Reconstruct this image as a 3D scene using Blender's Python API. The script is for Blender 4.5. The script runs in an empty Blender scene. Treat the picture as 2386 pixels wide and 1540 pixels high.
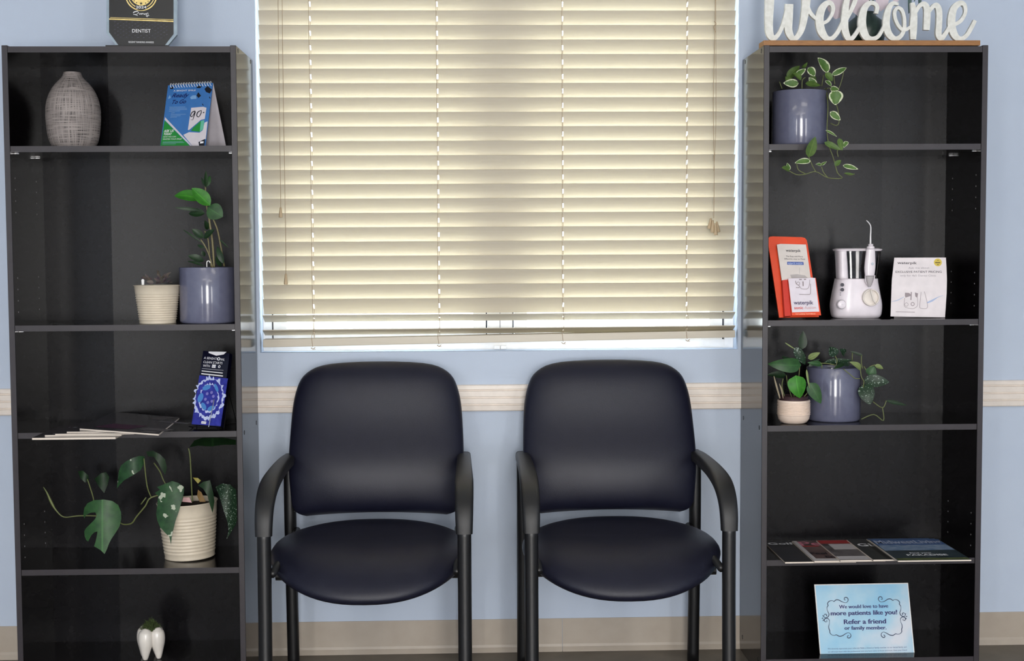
import bpy, bmesh, math, random
from mathutils import Vector, Matrix
random.seed(7)
SC = bpy.context.scene
COL = SC.collection
# ------------------------------------------------------------------ camera
PW, PH, F = 2386.0, 1540.0, 3186.27
CAM = Vector((-0.1067, -4.1759, 1.2428))
YAW, PIT, ROL = -0.034, -0.0588, -0.0052
_fw = Vector((-math.sin(YAW)*math.cos(PIT), math.cos(YAW)*math.cos(PIT), math.sin(PIT)))
_rt = Vector((math.cos(YAW), math.sin(YAW), 0))
_up = _rt.cross(_fw)
RT = (math.cos(ROL)*_rt + math.sin(ROL)*_up).normalized()
UP = (-math.sin(ROL)*_rt + math.cos(ROL)*_up).normalized()
FW = _fw.normalized()
cam = bpy.data.cameras.new('camera')
cam.sensor_width = 36.0
cam.lens = F/PW*36.0
cam.clip_start = 0.05
camo = bpy.data.objects.new('camera', cam)
COL.objects.link(camo)
m = Matrix((RT, UP, -FW)).transposed().to_4x4()
m.translation = CAM
camo.matrix_world = m
SC.camera = camo
# ------------------------------------------------------------------ view, world, large lights
SC.view_settings.view_transform = 'Standard'
SC.view_settings.look = 'None'
SC.view_settings.gamma = 1.0
SC.view_settings.use_curve_mapping = False
SC.view_settings.exposure = 0.12
world = bpy.data.worlds.new('overcast_sky')
SC.world = world
world.use_nodes = True
world.node_tree.nodes['Background'].inputs['Color'].default_value = (0.76, 0.89, 1.0, 1)
world.node_tree.nodes['Background'].inputs['Strength'].default_value = 8.6
def area(name, loc, rot, sx, sy, power, col):
    l = bpy.data.lights.new(name, 'AREA')
    l.shape = 'RECTANGLE'; l.size = sx; l.size_y = sy
    l.energy = power; l.color = col
    o = bpy.data.objects.new(name, l)
    COL.objects.link(o); o.location = loc; o.rotation_euler = rot
    return o
# area lamps for an unseen glazed entrance in the wall behind the photographer
ENTR = ((0.15, 0.45, 160), (-2.35, 0.22, 34), (2.42, 0.22, 34))     # centre, half width, power; narrow side pair added for streaks in bookcase backs
for cx_, hw_, pw_ in ENTR:
    area('unseen_entrance_light', (cx_, -6.93, 1.24), (math.pi/2, 0, 0), hw_*2, 2.0, pw_, (1.0, 0.97, 0.94))

# ------------------------------------------------------------------ pixel -> place
def ray(u, v):
    return (FW*F + RT*(u-PW/2) - UP*(v-PH/2)).normalized()
def at(u, v, Y):
    d = ray(u, v); return CAM + d*((Y-CAM.y)/d.y)
def atz(u, v, Z):
    d = ray(u, v); return CAM + d*((Z-CAM.z)/d.z)
def mpp(Y):                       # metres per photograph pixel at depth Y
    return (Y-CAM.y)/F
# ------------------------------------------------------------------ materials
def lin(c):
    return tuple((x/255/12.92 if x <= 10 else ((x/255+0.055)/1.055)**2.4) for x in c[:3]) + (1,)
MATS = {}
def M(name, c, rough=0.5, metal=0.0, spec=0.5, c2=None, nscale=30, bump=0.0, bscale=200, stretch=None, coat=0.0, emit=0.0, trans=0.0):
    if name in MATS: return MATS[name]
    ma = bpy.data.materials.new(name); ma.use_nodes = True
    nt = ma.node_tree; b = nt.nodes['Principled BSDF']
    b.inputs['Roughness'].default_value = rough
    b.inputs['Metallic'].default_value = metal
    b.inputs['Specular IOR Level'].default_value = spec
    b.inputs['Coat Weight'].default_value = coat
    if trans: b.inputs['Transmission Weight'].default_value = trans
    tc = nt.nodes.new('ShaderNodeTexCoord'); src = tc.outputs['Object']
    if stretch:
        mp = nt.nodes.new('ShaderNodeMapping'); mp.inputs['Scale'].default_value = stretch
        nt.links.new(src, mp.inputs['Vector']); src = mp.outputs['Vector']
    n = nt.nodes.new('ShaderNodeTexNoise'); n.inputs['Scale'].default_value = nscale; n.inputs['Detail'].default_value = 4
    nt.links.new(src, n.inputs['Vector'])
    r = nt.nodes.new('ShaderNodeValToRGB')
    if c2 is None: c2 = tuple(max(0, min(255, x*1.05)) for x in c)
    r.color_ramp.elements[0].position = 0.3; r.color_ramp.elements[1].position = 0.7
    r.color_ramp.elements[0].color = lin(c); r.color_ramp.elements[1].color = lin(c2)
    nt.links.new(n.outputs['Fac'], r.inputs['Fac']); nt.links.new(r.outputs['Color'], b.inputs['Base Color'])
    if bump:
        n2 = nt.nodes.new('ShaderNodeTexNoise'); n2.inputs['Scale'].default_value = bscale
        nt.links.new(src, n2.inputs['Vector'])
        bp = nt.nodes.new('ShaderNodeBump'); bp.inputs['Strength'].default_value = bump; bp.inputs['Distance'].default_value = 0.002
        nt.links.new(n2.outputs['Fac'], bp.inputs['Height']); nt.links.new(bp.outputs['Normal'], b.inputs['Normal'])
    if emit:
        nt.links.new(r.outputs['Color'], b.inputs['Emission Color']); b.inputs['Emission Strength'].default_value = emit
    MATS[name] = ma
    return ma
def node_math(nt, op, a, b=None):
    n = nt.nodes.new('ShaderNodeMath'); n.operation = op
    for i, x in enumerate((a, b)):
        if x is None: continue
        if isinstance(x, (int, float)): n.inputs[i].default_value = x
        else: nt.links.new(x, n.inputs[i])
    return n.outputs[0]
def leaf_mat(name, c, c2, kind='plain', rough=0.35):
    if name in MATS: return MATS[name]
    ma = M(name, c, rough+0.12, c2=c2, nscale=60, spec=0.3); nt = ma.node_tree; b = nt.nodes['Principled BSDF']
    base = b.inputs['Base Color'].links[0].from_socket
    uv = nt.nodes.new('ShaderNodeUVMap'); sp = nt.nodes.new('ShaderNodeSeparateXYZ'); nt.links.new(uv.outputs['UV'], sp.inputs[0])
    s = node_math(nt, 'ABSOLUTE', node_math(nt, 'SUBTRACT', node_math(nt, 'MULTIPLY', sp.outputs['X'], 2.0), 1.0))
    tc = nt.nodes.new('ShaderNodeTexCoord'); no = nt.nodes.new('ShaderNodeTexNoise')
    nt.links.new(tc.outputs['Object'], no.inputs['Vector'])
    white = (0.62, 0.66, 0.45, 1)
    if kind == 'margin':
        no.inputs['Scale'].default_value = 120
        t2 = node_math(nt, 'ABSOLUTE', node_math(nt, 'SUBTRACT', node_math(nt, 'MULTIPLY', sp.outputs['Y'], 2.0), 1.0))
        e = node_math(nt, 'MAXIMUM', s, node_math(nt, 'MULTIPLY', t2, 0.85))
        k = node_math(nt, 'GREATER_THAN', node_math(nt, 'ADD', e, node_math(nt, 'MULTIPLY', no.outputs['Fac'], 0.5)), 0.98)
    elif kind == 'speckle':
        no.inputs['Scale'].default_value = 260; white = (0.34, 0.42, 0.36, 1)
        k = node_math(nt, 'GREATER_THAN', no.outputs['Fac'], 0.64)
    elif kind == 'blotch':
        no.inputs['Scale'].default_value = 38; white = (0.42, 0.46, 0.36, 1)
        k = node_math(nt, 'GREATER_THAN', no.outputs['Fac'], 0.64)
    else:
        k = node_math(nt, 'LESS_THAN', s, 0.045); white = tuple(min(1, x*1.35) for x in lin(c2)[:3]) + (1,)
    mx = nt.nodes.new('ShaderNodeMix'); mx.data_type = 'RGBA'
    nt.links.new(k, mx.inputs['Factor']); nt.links.new(base, mx.inputs['A']); mx.inputs['B'].default_value = white
    nt.links.new(mx.outputs['Result'], b.inputs['Base Color'])
    return ma
# ------------------------------------------------------------------ objects
BASE = {}
def props(o, label=None, cat=None, group=None, kind=None):
    if label: o['label'] = label
    if cat: o['category'] = cat
    if group: o['group'] = group
    if kind: o['kind'] = kind
    return o
def thing(name, label, cat, loc=(0, 0, 0), group=None, kind=None):
    o = bpy.data.objects.new(name, None); COL.objects.link(o)
    o.location = loc; o.empty_display_size = 0.05; BASE[o] = Vector(loc)
    return props(o, label, cat, group, kind)
def obj(name, geo, mat, parent=None, smooth=False, label=None, kind=None, cat=None, group=None, loc=(0, 0, 0)):
    """geo in world coordinates: (verts, faces[, per-vertex uv])"""
    vs, fs = geo[0], geo[1]
    off = BASE[parent] if parent else Vector(loc)
    me = bpy.data.meshes.new(name)
    me.from_pydata([tuple(Vector(v)-off) for v in vs], [], fs)
    if len(geo) > 2:
        ul = me.uv_layers.new(name='UVMap')
        for l in me.loops: ul.data[l.index].uv = geo[2][l.vertex_index]
    if smooth: me.polygons.foreach_set('use_smooth', [True]*len(me.polygons))
    mm = mat if isinstance(mat, (list, tuple)) else [mat]
    for x in mm: me.materials.append(x)
    me.update()
    o = bpy.data.objects.new(name, me); COL.objects.link(o)
    if parent: o.parent = parent
    else: o.location = loc
    BASE[o] = off
    return props(o, label, cat, group, kind)
def auto(o, ang=35):
    me = o.data; me.polygons.foreach_set('use_smooth', [True]*len(me.polygons))
    bm = bmesh.new(); bm.from_mesh(me)
    for e in bm.edges:
        if len(e.link_faces) == 2 and e.calc_face_angle(0) > math.radians(ang): e.smooth = False
    bm.to_mesh(me); bm.free(); return o
def join(*gs):
    V, Fc, U = [], [], []
    uv = all(len(g) > 2 for g in gs)
    for g in gs:
        n = len(V); V += list(g[0]); Fc += [tuple(i+n for i in f) for f in g[1]]
        if uv: U += list(g[2])
    return (V, Fc, U) if uv else (V, Fc)
def box(x0, x1, y0, y1, z0, z1, bev=0.0, seg=2):
    bm = bmesh.new(); bmesh.ops.create_cube(bm, size=1)
    for v in bm.verts:
        v.co = Vector(((x0+x1)/2+v.co.x*(x1-x0), (y0+y1)/2+v.co.y*(y1-y0), (z0+z1)/2+v.co.z*(z1-z0)))
    if bev: bmesh.ops.bevel(bm, geom=bm.edges[:], offset=bev, segments=seg, affect='EDGES', profile=0.7)
    g = ([v.co.copy() for v in bm.verts], [tuple(v.index for v in f.verts) for f in bm.faces]); bm.verts.index_update()
    g = ([v.co.copy() for v in bm.verts], [tuple(v.index for v in f.verts) for f in bm.faces]); bm.free(); return g
def xform(g, mat):
    return (([mat @ Vector(v) for v in g[0]],) + tuple(g[1:]))
def lathe(prof, n, c):
    V, Fc, U = [], [], []
    k = len(prof)
    for i in range(n+1):
        a = 2*math.pi*i/n + math.pi/2
        for j, (r, z) in enumerate(prof):
            V.append(Vector((c[0]+r*math.cos(a), c[1]+r*math.sin(a), c[2]+z))); U.append((i/n, j/(k-1)))
    for i in range(n):
        for j in range(k-1):
            a = i*k+j; Fc.append((a, a+k, a+k+1, a+1))
    return V, Fc, U
def cr(pts, n=6):
    """Catmull-Rom through tuples of any length"""
    P = [pts[0]] + list(pts) + [pts[-1]]; out = []
    for i in range(1, len(P)-2):
        for k in range(n):
            t = k/n; a, b, c, d = P[i-1], P[i], P[i+1], P[i+2]
            out.append(tuple(0.5*((2*y)+(-x+z)*t+(2*x-5*y+4*z-w)*t*t+(-x+3*y-3*z+w)*t**3) for x, y, z, w in zip(a, b, c, d)))
    out.append(tuple(pts[-1])); return out
def tube(pts, r, n=8, smooth=6, cap=True):
    rr = r if isinstance(r, (list, tuple)) else [r]*len(pts)
    Q = [tuple(p)+(q,) for p, q in zip(pts, rr)]
    if smooth and len(Q) > 2: Q = cr(Q, smooth)
    V, Fc = [], []; ref = None
    for i, q in enumerate(Q):
        p = Vector(q[:3]); a = Vector(Q[max(0, i-1)][:3]); b = Vector(Q[min(len(Q)-1, i+1)][:3])
        t = (b-a).normalized()
        if ref is None: ref = t.cross(Vector((0, 0, 1)) if abs(t.z) < 0.9 else Vector((1, 0, 0))).normalized()
        ref = (ref - t*ref.dot(t)).normalized(); s = t.cross(ref)
        for k in range(n):
            an = 2*math.pi*k/n; V.append(p+(ref*math.cos(an)+s*math.sin(an))*q[3])
    for i in range(len(Q)-1):
        for k in range(n):
            a = i*n+k; b = i*n+(k+1) % n; Fc.append((a, b, b+n, a+n))
    if cap: Fc.append(tuple(range(n-1, -1, -1))); Fc.append(tuple(range(len(V)-n, len(V))))
    return V, Fc
def disc3(c, nrm, r, th=0.001, n=20):
    nrm = Vector(nrm).normalized(); s = nrm.orthogonal().normalized(); t = nrm.cross(s)
    V = [Vector(c)+(s*math.cos(2*math.pi*k/n)+t*math.sin(2*math.pi*k/n))*r+nrm*h for h in (0, th) for k in range(n)]
    Fc = [tuple(range(n, 2*n)), tuple(range(n-1, -1, -1))] + [(k, (k+1) % n, n+(k+1) % n, n+k) for k in range(n)]
    return V, Fc
# ---- leaves
def leaf(base, tip, w, N=(0, -1, 0.25), cup=0.25, bend=0.12, p=0.75, q=0.75, n=9):
    base, tip = Vector(base), Vector(tip); d = tip-base; L = d.length; T = d.normalized()
    N = Vector(N); N = (N-T*N.dot(T)).normalized(); S = T.cross(N)
    V, Fc, U = [], [], []; ss = (-1, -0.55, 0, 0.55, 1)
    for i in range(n+1):
        t = i/n; ww = max(0.0005, 0.5*w*(math.sin(math.pi*min(0.999, max(0.001, t**p)))**q))
        c = base + d*t + N*(bend*L*4*t*(1-t))
        for s in ss:
            V.append(c+S*(s*ww)+N*(cup*abs(s)*ww)); U.append((s/2+0.5, t))
    for i in range(n):
        for k in range(4):
            a = i*5+k; Fc.append((a, a+1, a+6, a+5))
    return V, Fc, U
def leafpx(a, b, w, Ya, Yb, **kw):
    return leaf(at(a[0], a[1], Ya), at(b[0], b[1], Yb), w*mpp((Ya+Yb)/2), **kw)
def outline(pts, Y, bow=0.0, lean=0.0):
    """a leaf with a cut outline; bow bends it about its long axis, lean tips its lower end towards the room"""
    us = [p[0] for p in pts]; vs = [p[1] for p in pts]
    uc = (min(us)+max(us))/2; hw = (max(us)-min(us))/2; v0, v1 = min(vs), max(vs)
    bm = bmesh.new()
    f = bm.faces.new([bm.verts.new((p[0], -p[1], 0)) for p in pts])
    bmesh.ops.triangulate(bm, faces=[f])
    bmesh.ops.subdivide_edges(bm, edges=bm.edges[:], cuts=1, use_grid_fill=True)
    bmesh.ops.triangulate(bm, faces=bm.faces[:])
    bm.verts.index_update()
    V, U = [], []
    for v in bm.verts:
        u, w = v.co.x, -v.co.y; s = (u-uc)/hw; t = (w-v0)/(v1-v0)
        V.append(at(u, w, Y+bow*s*s-lean*t)); U.append((s/2+0.5, t))
    Fc = [tuple(x.index for x in f.verts) for f in bm.faces]; bm.free()
    return V, Fc, U
# ---- printed cards
def text_mesh(s, bold=0.0, shear=0.0, space=1.0):
    cu = bpy.data.curves.new('t', 'FONT'); cu.body = s; cu.size = 1.0; cu.offset = bold; cu.shear = shear; cu.space_character = space
    cu.resolution_u = 3
    o = bpy.data.objects.new('t', cu); COL.objects.link(o)
    me = bpy.data.meshes.new_from_object(o.evaluated_get(bpy.context.evaluated_depsgraph_get()))
    V = [(v.co.x, v.co.y) for v in me.vertices]; Fc = [tuple(p.vertices) for p in me.polygons]
    bpy.data.objects.remove(o); bpy.data.curves.remove(cu); bpy.data.meshes.remove(me)
    return V, Fc
class Card:
    def __init__(s, O, U, V):
        s.O = Vector(O); s.U = Vector(U).normalized(); s.V = Vector(V); s.V = (s.V-s.U*s.V.dot(s.U)).normalized()
        s.N = s.U.cross(s.V)
        if s.N.dot(CAM-s.O) < 0: s.N = -s.N
    def px(s, u, v):
        d = ray(u, v); t = (s.O-CAM).dot(s.N)/d.dot(s.N); p = CAM+d*t-s.O
        return (p.dot(s.U), p.dot(s.V))
    def pt(s, x, y, e=0.0): return s.O+s.U*x+s.V*y+s.N*e
    def poly(s, pts, e=0.0, px=True):
        q = [s.px(*p) for p in pts] if px else pts
        bm = bmesh.new(); f = bm.faces.new([bm.verts.new((a, b, 0)) for a, b in q]); f.normal_update()
        if f.normal.z < 0: f.normal_flip()
        bmesh.ops.triangulate(bm, faces=[f]); bm.verts.index_update()
        g = ([s.pt(v.co.x, v.co.y, e) for v in bm.verts], [tuple(x.index for x in k.verts) for k in bm.faces])
        bm.free(); return g
    def slab(s, pts, th, e=0.0, px=True):
        """solid plate with its face at offset e, going th back"""
        q = [s.px(*p) for p in pts] if px else pts
        n = len(q); V = [s.pt(a, b, e) for a, b in q]+[s.pt(a, b, e-th) for a, b in q]
        Fc = [tuple(range(n)), tuple(range(2*n-1, n-1, -1))]+[(k, n+k, n+(k+1) % n, (k+1) % n) for k in range(n)]
        return V, Fc
    def stroke(s, pts, w, e=0.0, sm=5, px=True, th=0.0):
        """band of varying width (photo pixels when px)"""
        ww = w if isinstance(w, (list, tuple)) else [w]*len(pts)
        if px:
            k = (Vector(s.px(pts[0][0]+10, pts[0][1]))-Vector(s.px(*pts[0]))).length/10
            Q = [tuple(s.px(*p))+(x*k,) for p, x in zip(pts, ww)]
        else: Q = [tuple(p)+(x,) for p, x in zip(pts, ww)]
        if sm and len(Q) > 2: Q = cr(Q, sm)
        V, Fc = [], []
        for i, q in enumerate(Q):
            a, b = Vector(Q[max(0, i-1)][:2]), Vector(Q[min(len(Q)-1, i+1)][:2]); t = (b-a)
            t = t.normalized() if t.length > 1e-9 else Vector((1, 0)); nn = Vector((-t.y, t.x))*q[2]/2
            g = i*(3e-5 if th else 2e-6)
            V += [s.pt(q[0]+nn.x, q[1]+nn.y, e+g), s.pt(q[0]-nn.x, q[1]-nn.y, e+g)]
            if th: V += [s.pt(q[0]+nn.x, q[1]+nn.y, e+g-th), s.pt(q[0]-nn.x, q[1]-nn.y, e+g-th)]
        if th:
            for i in range(len(Q)-1):
                a = 4*i; Fc += [(a, a+1, a+5, a+4), (a+2, a+6, a+7, a+3), (a, a+4, a+6, a+2), (a+1, a+3, a+7, a+5)]
            a = 4*(len(Q)-1); Fc += [(0, 2, 3, 1), (a, a+1, a+3, a+2)]
        else:
            for i in range(len(Q)-1): a = 2*i; Fc.append((a, a+1, a+3, a+2))
        return V, Fc
    def ring(s, c, r0, r1, e=0.0, n=48):
        cx, cy = s.px(*c); k = (Vector(s.px(c[0]+10, c[1]))-Vector((cx, cy))).length/10
        V = [s.pt(cx+r*k*math.cos(2*math.pi*i/n), cy+r*k*math.sin(2*math.pi*i/n), e) for r in (r0, r1) for i in range(n)]
        if r0 <= 0: return V[n:], [tuple(range(n))]
        return V, [(i, (i+1) % n, n+(i+1) % n, n+i) for i in range(n)]
    def text(s, t, a, b, h, e=0.0003, bold=0.0, shear=0.0, space=1.0, fat=0.0):
        """lettering whose baseline runs from photo pixel a to b, capital height h pixels; fat widens the upright strokes"""
        V, Fc = text_mesh(t, bold, shear, space)
        if not V: return V, Fc
        x0, x1 = min(v[0] for v in V), max(v[0] for v in V); H = 0.73
        A, B = Vector(s.px(*a)), Vector(s.px(*b)); C = Vector(s.px(a[0], a[1]-h))
        X = (B-A); Y = Vector((-X.y, X.x)).normalized()*abs((C-A).length)
        out = []
        for dx in ((0,) if not fat else (-fat, 0, fat)):
            out.append(([s.pt(*(A+X*((v[0]-x0)/(x1-x0)+dx)+Y*(v[1]/H)), e+(2e-5 if dx > 0 else 1e-5 if dx == 0 else 0)) for v in V], Fc))
        return join(*out)
def lean_card(uL, vL, YL, uR, vR, YR, z, lean):
    L, R = at(uL, vL, YL), at(uR, vR, YR); L.z = z; R.z = z
    U = (R-L).normalized(); back = Vector((-U.y, U.x, 0))
    a = math.radians(lean)
    return Card(L, U, Vector((0, 0, 1))*math.cos(a)+back*math.sin(a))
def P(ox, oy, sc):
    return lambda *pts: [(ox+p[0]/sc, oy+p[1]/sc) for p in pts]

# ------------------------------------------------------------------ shared materials
PAINT = M('blue_wall_paint', (189, 201, 219), 0.6, c2=(193, 205, 222), nscale=6, bump=0.15, bscale=350, spec=0.3)
WHITE = M('white_vinyl', (238, 238, 238), 0.35)
RAIL = M('cream_trim_paint', (226, 216, 206), 0.4)
COVE = M('taupe_vinyl_base', (172, 160, 146), 0.45, c2=(178, 167, 153), nscale=20)
CEIL = M('ceiling_white', (235, 235, 232), 0.8)
FLOOR = M('brown_stone_vinyl_floor', (78, 71, 62), 0.35, c2=(104, 96, 84), nscale=9, bump=0.1, bscale=60)
LAM = M('espresso_laminate', (13, 11, 13), 0.13, c2=(17, 14, 16), nscale=5, stretch=(30, 30, 2), spec=0.32)
EDGE = M('espresso_edge_band', (42, 37, 42), 0.4, c2=(47, 42, 46), nscale=40)
BACKB = M('espresso_hardboard', (15, 14, 17), 0.24, c2=(18, 17, 19), nscale=40, spec=0.2)
METAL = M('zinc_metal', (200, 200, 200), 0.25, metal=1.0)
BLACK = M('black_plastic', (14, 14, 15), 0.4)
VINYL = M('navy_black_vinyl', (22, 23, 38), 0.36, c2=(25, 26, 41), nscale=25, bump=0.25, bscale=900, spec=0.36)
TUBE = M('black_powder_coat', (20, 20, 21), 0.33, bump=0.15, bscale=1500)
ARM = M('black_urethane', (24, 24, 25), 0.42, bump=0.2, bscale=1200)
PAPER = M('white_paper', (232, 230, 228), 0.6)
INKW = M('white_ink', (235, 235, 238), 0.5)
INKG = M('grey_ink', (120, 116, 122), 0.6)
INKK = M('black_ink', (28, 24, 36), 0.5)
INKN = M('navy_ink', (32, 34, 92), 0.5)
SOIL = M('potting_soil', (38, 30, 24), 0.9, c2=(70, 56, 44), nscale=120)
POTBLUE = M('periwinkle_glaze', (98, 100, 122), 0.16, c2=(104, 106, 127), nscale=60, coat=0.4)
POTCREAM = M('cream_enamel', (210, 198, 178), 0.38)
POTPALE = M('pale_ceramic', (226, 206, 190), 0.4)
STEM = M('green_stem', (104, 112, 66), 0.5)
STEMD = M('dark_stem', (70, 62, 48), 0.6)
GR_ZZ = leaf_mat('bright_green_leaf', (46, 108, 34), (64, 134, 42))
GR_D = leaf_mat('dark_green_leaf', (24, 44, 26), (32, 58, 30), rough=0.3)
GR_M = leaf_mat('mid_green_leaf', (36, 70, 38), (50, 90, 46), rough=0.3)
GR_O = leaf_mat('olive_green_leaf', (66, 92, 42), (90, 116, 56))
GR_P = leaf_mat('pale_green_leaf', (110, 128, 78), (136, 150, 96))
GR_V = leaf_mat('white_edged_leaf', (70, 104, 48), (92, 124, 62), 'margin')
GR_S = leaf_mat('silver_speckled_leaf', (24, 46, 30), (34, 60, 38), 'speckle', rough=0.3)
GR_B = leaf_mat('white_blotched_leaf', (26, 56, 32), (44, 82, 46), 'blotch', rough=0.3)
PURP = leaf_mat('purple_striped_leaf', (62, 46, 66), (104, 96, 84))

# ================================================================== THE ROOM
WL, WR, WB, WT = -0.732, 0.731, 0.934, 2.26       # window opening
RX0, RX1, RY, RZ = -2.9, 2.9, -7.0, 2.62
def struct(name, geo, mat, parent=None): return obj(name, geo, mat, parent, kind='structure' if not parent else None)
struct('floor', box(RX0, RX1, RY, 0.12, -0.08, 0.0), FLOOR)
struct('ceiling', box(RX0, RX1, RY, 0.12, RZ, RZ+0.08), CEIL)
T = 0.13
bw = thing('wall_back', None, None, (0, 0, 0), kind='structure')
struct('wall_section', join(box(RX0, WL, 0, T, 0, RZ), box(WR, RX1, 0, T, 0, RZ), box(WL, WR, 0, T, 0, WB), box(WL, WR, 0, T, WT, RZ)), PAINT, bw)
struct('wall_left', box(RX0-0.1, RX0, RY, T, 0, RZ), PAINT)
struct('wall_right', box(RX1, RX1+0.1, RY, T, 0, RZ), PAINT)
struct('wall_front', box(RX0, RX1, RY-0.1, RY, 0, RZ), PAINT)
# frames of the unseen entrance; the narrow side pair is added with its lamps
for i, (cx, hw, _) in enumerate(ENTR):
    dr = thing('unseen_door_%d' % (i+1), None, None, (cx, RY, 0), kind='structure')
    struct('frame', join(box(cx-hw-0.06, cx-hw, RY, RY+0.05, 0, 2.33), box(cx+hw, cx+hw+0.06, RY, RY+0.05, 0, 2.33), box(cx-hw, cx+hw, RY, RY+0.05, 2.26, 2.33), box(cx-hw, cx+hw, RY, RY+0.05, 0, 0.22)), WHITE, dr)
# chair rail: five fluted bands
cr0, cr1 = 0.7506, 0.8316
hh = cr1-cr0
prof = [(0, cr0), (-0.010, cr0), (-0.013, cr0+0.003)]
for f0 in (0.25, 0.52, 0.80):
    z = cr0+hh*f0; prof += [(-0.014, z-0.003), (-0.009, z-0.0012), (-0.009, z+0.0012), (-0.014, z+0.003)]
prof += [(-0.013, cr1-0.003), (-0.010, cr1), (0, cr1)]
n = len(prof)
struct('trim_1', ([Vector((x, y, z)) for x in (RX0, RX1) for y, z in prof],
       [(i, i+1, n+i+1, n+i) for i in range(n-1)]), RAIL)
# vinyl cove base in two lengths that butt behind the chair
bb = thing('baseboard_back', None, None, (0, 0, 0), kind='structure')
prof = [(0, 0.1016), (-0.003, 0.1016), (-0.0035, 0.022), (-0.005, 0.014), (-0.010, 0.006), (-0.013, 0.001), (-0.013, 0)]
n = len(prof); xs = at(1310, 1480, 0).x
for a, b in ((RX0, xs-0.0006), (xs+0.0006, RX1)):
    struct('base_length', ([Vector((x, y, z)) for x in (a, b) for y, z in prof], [(i, i+1, n+i+1, n+i) for i in range(n-1)]), COVE, bb)
# ceiling light panels
LAMPM = M('lamp_diffuser', (255, 244, 232), 0.6, emit=3.2)
for i, (lx, ly, where) in enumerate(((-1.2, -3.1, 'nearest the left bookcase'), (1.2, -3.1, 'nearest the right bookcase'), (-1.2, -5.6, 'behind the camera on the left'), (1.2, -5.6, 'behind the camera on the right'))):
    t = thing('ceiling_light', 'flat recessed ceiling light panel '+where, 'ceiling light', (lx, ly, RZ), 'ceiling light panels')
    obj('frame', join(box(lx-0.62, lx-0.60, ly-0.32, ly+0.32, RZ-0.02, RZ), box(lx+0.60, lx+0.62, ly-0.32, ly+0.32, RZ-0.02, RZ), box(lx-0.6, lx+0.6, ly-0.32, ly-0.30, RZ-0.02, RZ), box(lx-0.6, lx+0.6, ly+0.30, ly+0.32, RZ-0.02, RZ)), WHITE, t)
    obj('diffuser', box(lx-0.6, lx+0.6, ly-0.3, ly+0.3, RZ-0.012, RZ-0.002), LAMPM, t)

# ---- window
GLASS = bpy.data.materials.new('clear_glass'); GLASS.use_nodes = True
nt = GLASS.node_tree; nt.nodes.clear()
out = nt.nodes.new('ShaderNodeOutputMaterial'); mx = nt.nodes.new('ShaderNodeMixShader'); tr = nt.nodes.new('ShaderNodeBsdfTransparent'); gl = nt.nodes.new('ShaderNodeBsdfGlossy')
gl.inputs['Roughness'].default_value = 0.02; mx.inputs['Fac'].default_value = 0.06
nt.links.new(tr.outputs[0], mx.inputs[1]); nt.links.new(gl.outputs[0], mx.inputs[2]); nt.links.new(mx.outputs[0], out.inputs[0])
win = thing('window_1', None, None, (0, 0.09, WB), kind='structure')
fy0, fy1 = 0.075, 0.125
fx = lambda u: at(u, 752, fy0).x
gz = at(885, 765, fy0).z
GAP = M('gap_dark', (60, 66, 80), 0.7)  # darkness of the open gaps round the sashes, put into solid strips
obj('frame', join(box(WL, fx(633), fy0, fy1, WB, WT), box(fx(1688), WR, fy0, fy1, WB, WT), box(fx(633), fx(1688), fy0+0.002, fy1, WB, WB+0.026), box(fx(633), fx(1688), fy0, fy1, WT-0.04, WT), box(fx(1136), fx(1194), fy0+0.004, fy1, WB+0.0261, WT-0.0401)), WHITE, win)
obj('gap_strip', join(*[box(fx(a)-0.0012, fx(a)+0.0032, fy0+0.012, fy1, WB+0.026, WT-0.04) for a in (632.5, 1133, 1195, 1686)], box(fx(1164.5), fx(1165.8), fy0+0.003, fy0+0.01, WB+0.027, WT-0.041)), GAP, win)
for a, b, c, d in ((636, 667, 1103, 1132), (1199, 1228, 1654, 1684)):
    s = obj('sash', join(box(fx(a), fx(b), fy0+0.008, fy1-0.01, WB+0.026, WT-0.04), box(fx(c), fx(d), fy0+0.008, fy1-0.01, WB+0.026, WT-0.04), box(fx(b), fx(c), fy0+0.008, fy1-0.01, WB+0.026, gz), box(fx(b), fx(c), fy0+0.008, fy1-0.01, WT-0.08, WT-0.04)), WHITE, win)
    obj('pane', box(fx(b), fx(c), 0.1, 0.103, gz, WT-0.08), GLASS, s)
obj('latch', join(box(fx(1151), fx(1164), 0.062, fy0, WB+0.001, WB+0.012, 0.001), box(fx(1166), fx(1179), 0.062, fy0, WB+0.001, WB+0.012, 0.001)), WHITE, win)
obj('ground_outside', box(-14, 14, T, 30, -0.4, -0.3), M('pale_concrete', (214, 208, 196), 0.9), kind='structure')  # one even pale concrete colour

# ---- blind
SLAT = M('cream_vinyl_slat', (208, 199, 182), 0.38, c2=(212, 203, 187), nscale=4, stretch=(2, 60, 60))
b_ = SLAT.node_tree.nodes['Principled BSDF']
nt = SLAT.node_tree; tl = nt.nodes.new('ShaderNodeBsdfTranslucent'); tl.inputs['Color'].default_value = lin((255, 247, 214)); ms = nt.nodes.new('ShaderNodeMixShader'); ms.inputs[0].default_value = 0.12
nt.links.new(b_.outputs[0], ms.inputs[1]); nt.links.new(tl.outputs[0], ms.inputs[2]); nt.links.new(ms.outputs[0], nt.nodes['Material Output'].inputs['Surface'])
CORD = M('beige_cord', (168, 146, 118), 0.8)
BY = 0.012
sx0, sx1 = at(607.5, 300, BY).x, at(1711.5, 300, BY).x
ladx = [at(u, 420, BY).x for u in (725, 1019, 1309, 1598)]
blind = thing('window_blind', 'cream horizontal slat blind lowered over the window between the bookcases', 'blind', (0, BY, 1.0))
SW, STH = 0.0508, 0.0026
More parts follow.
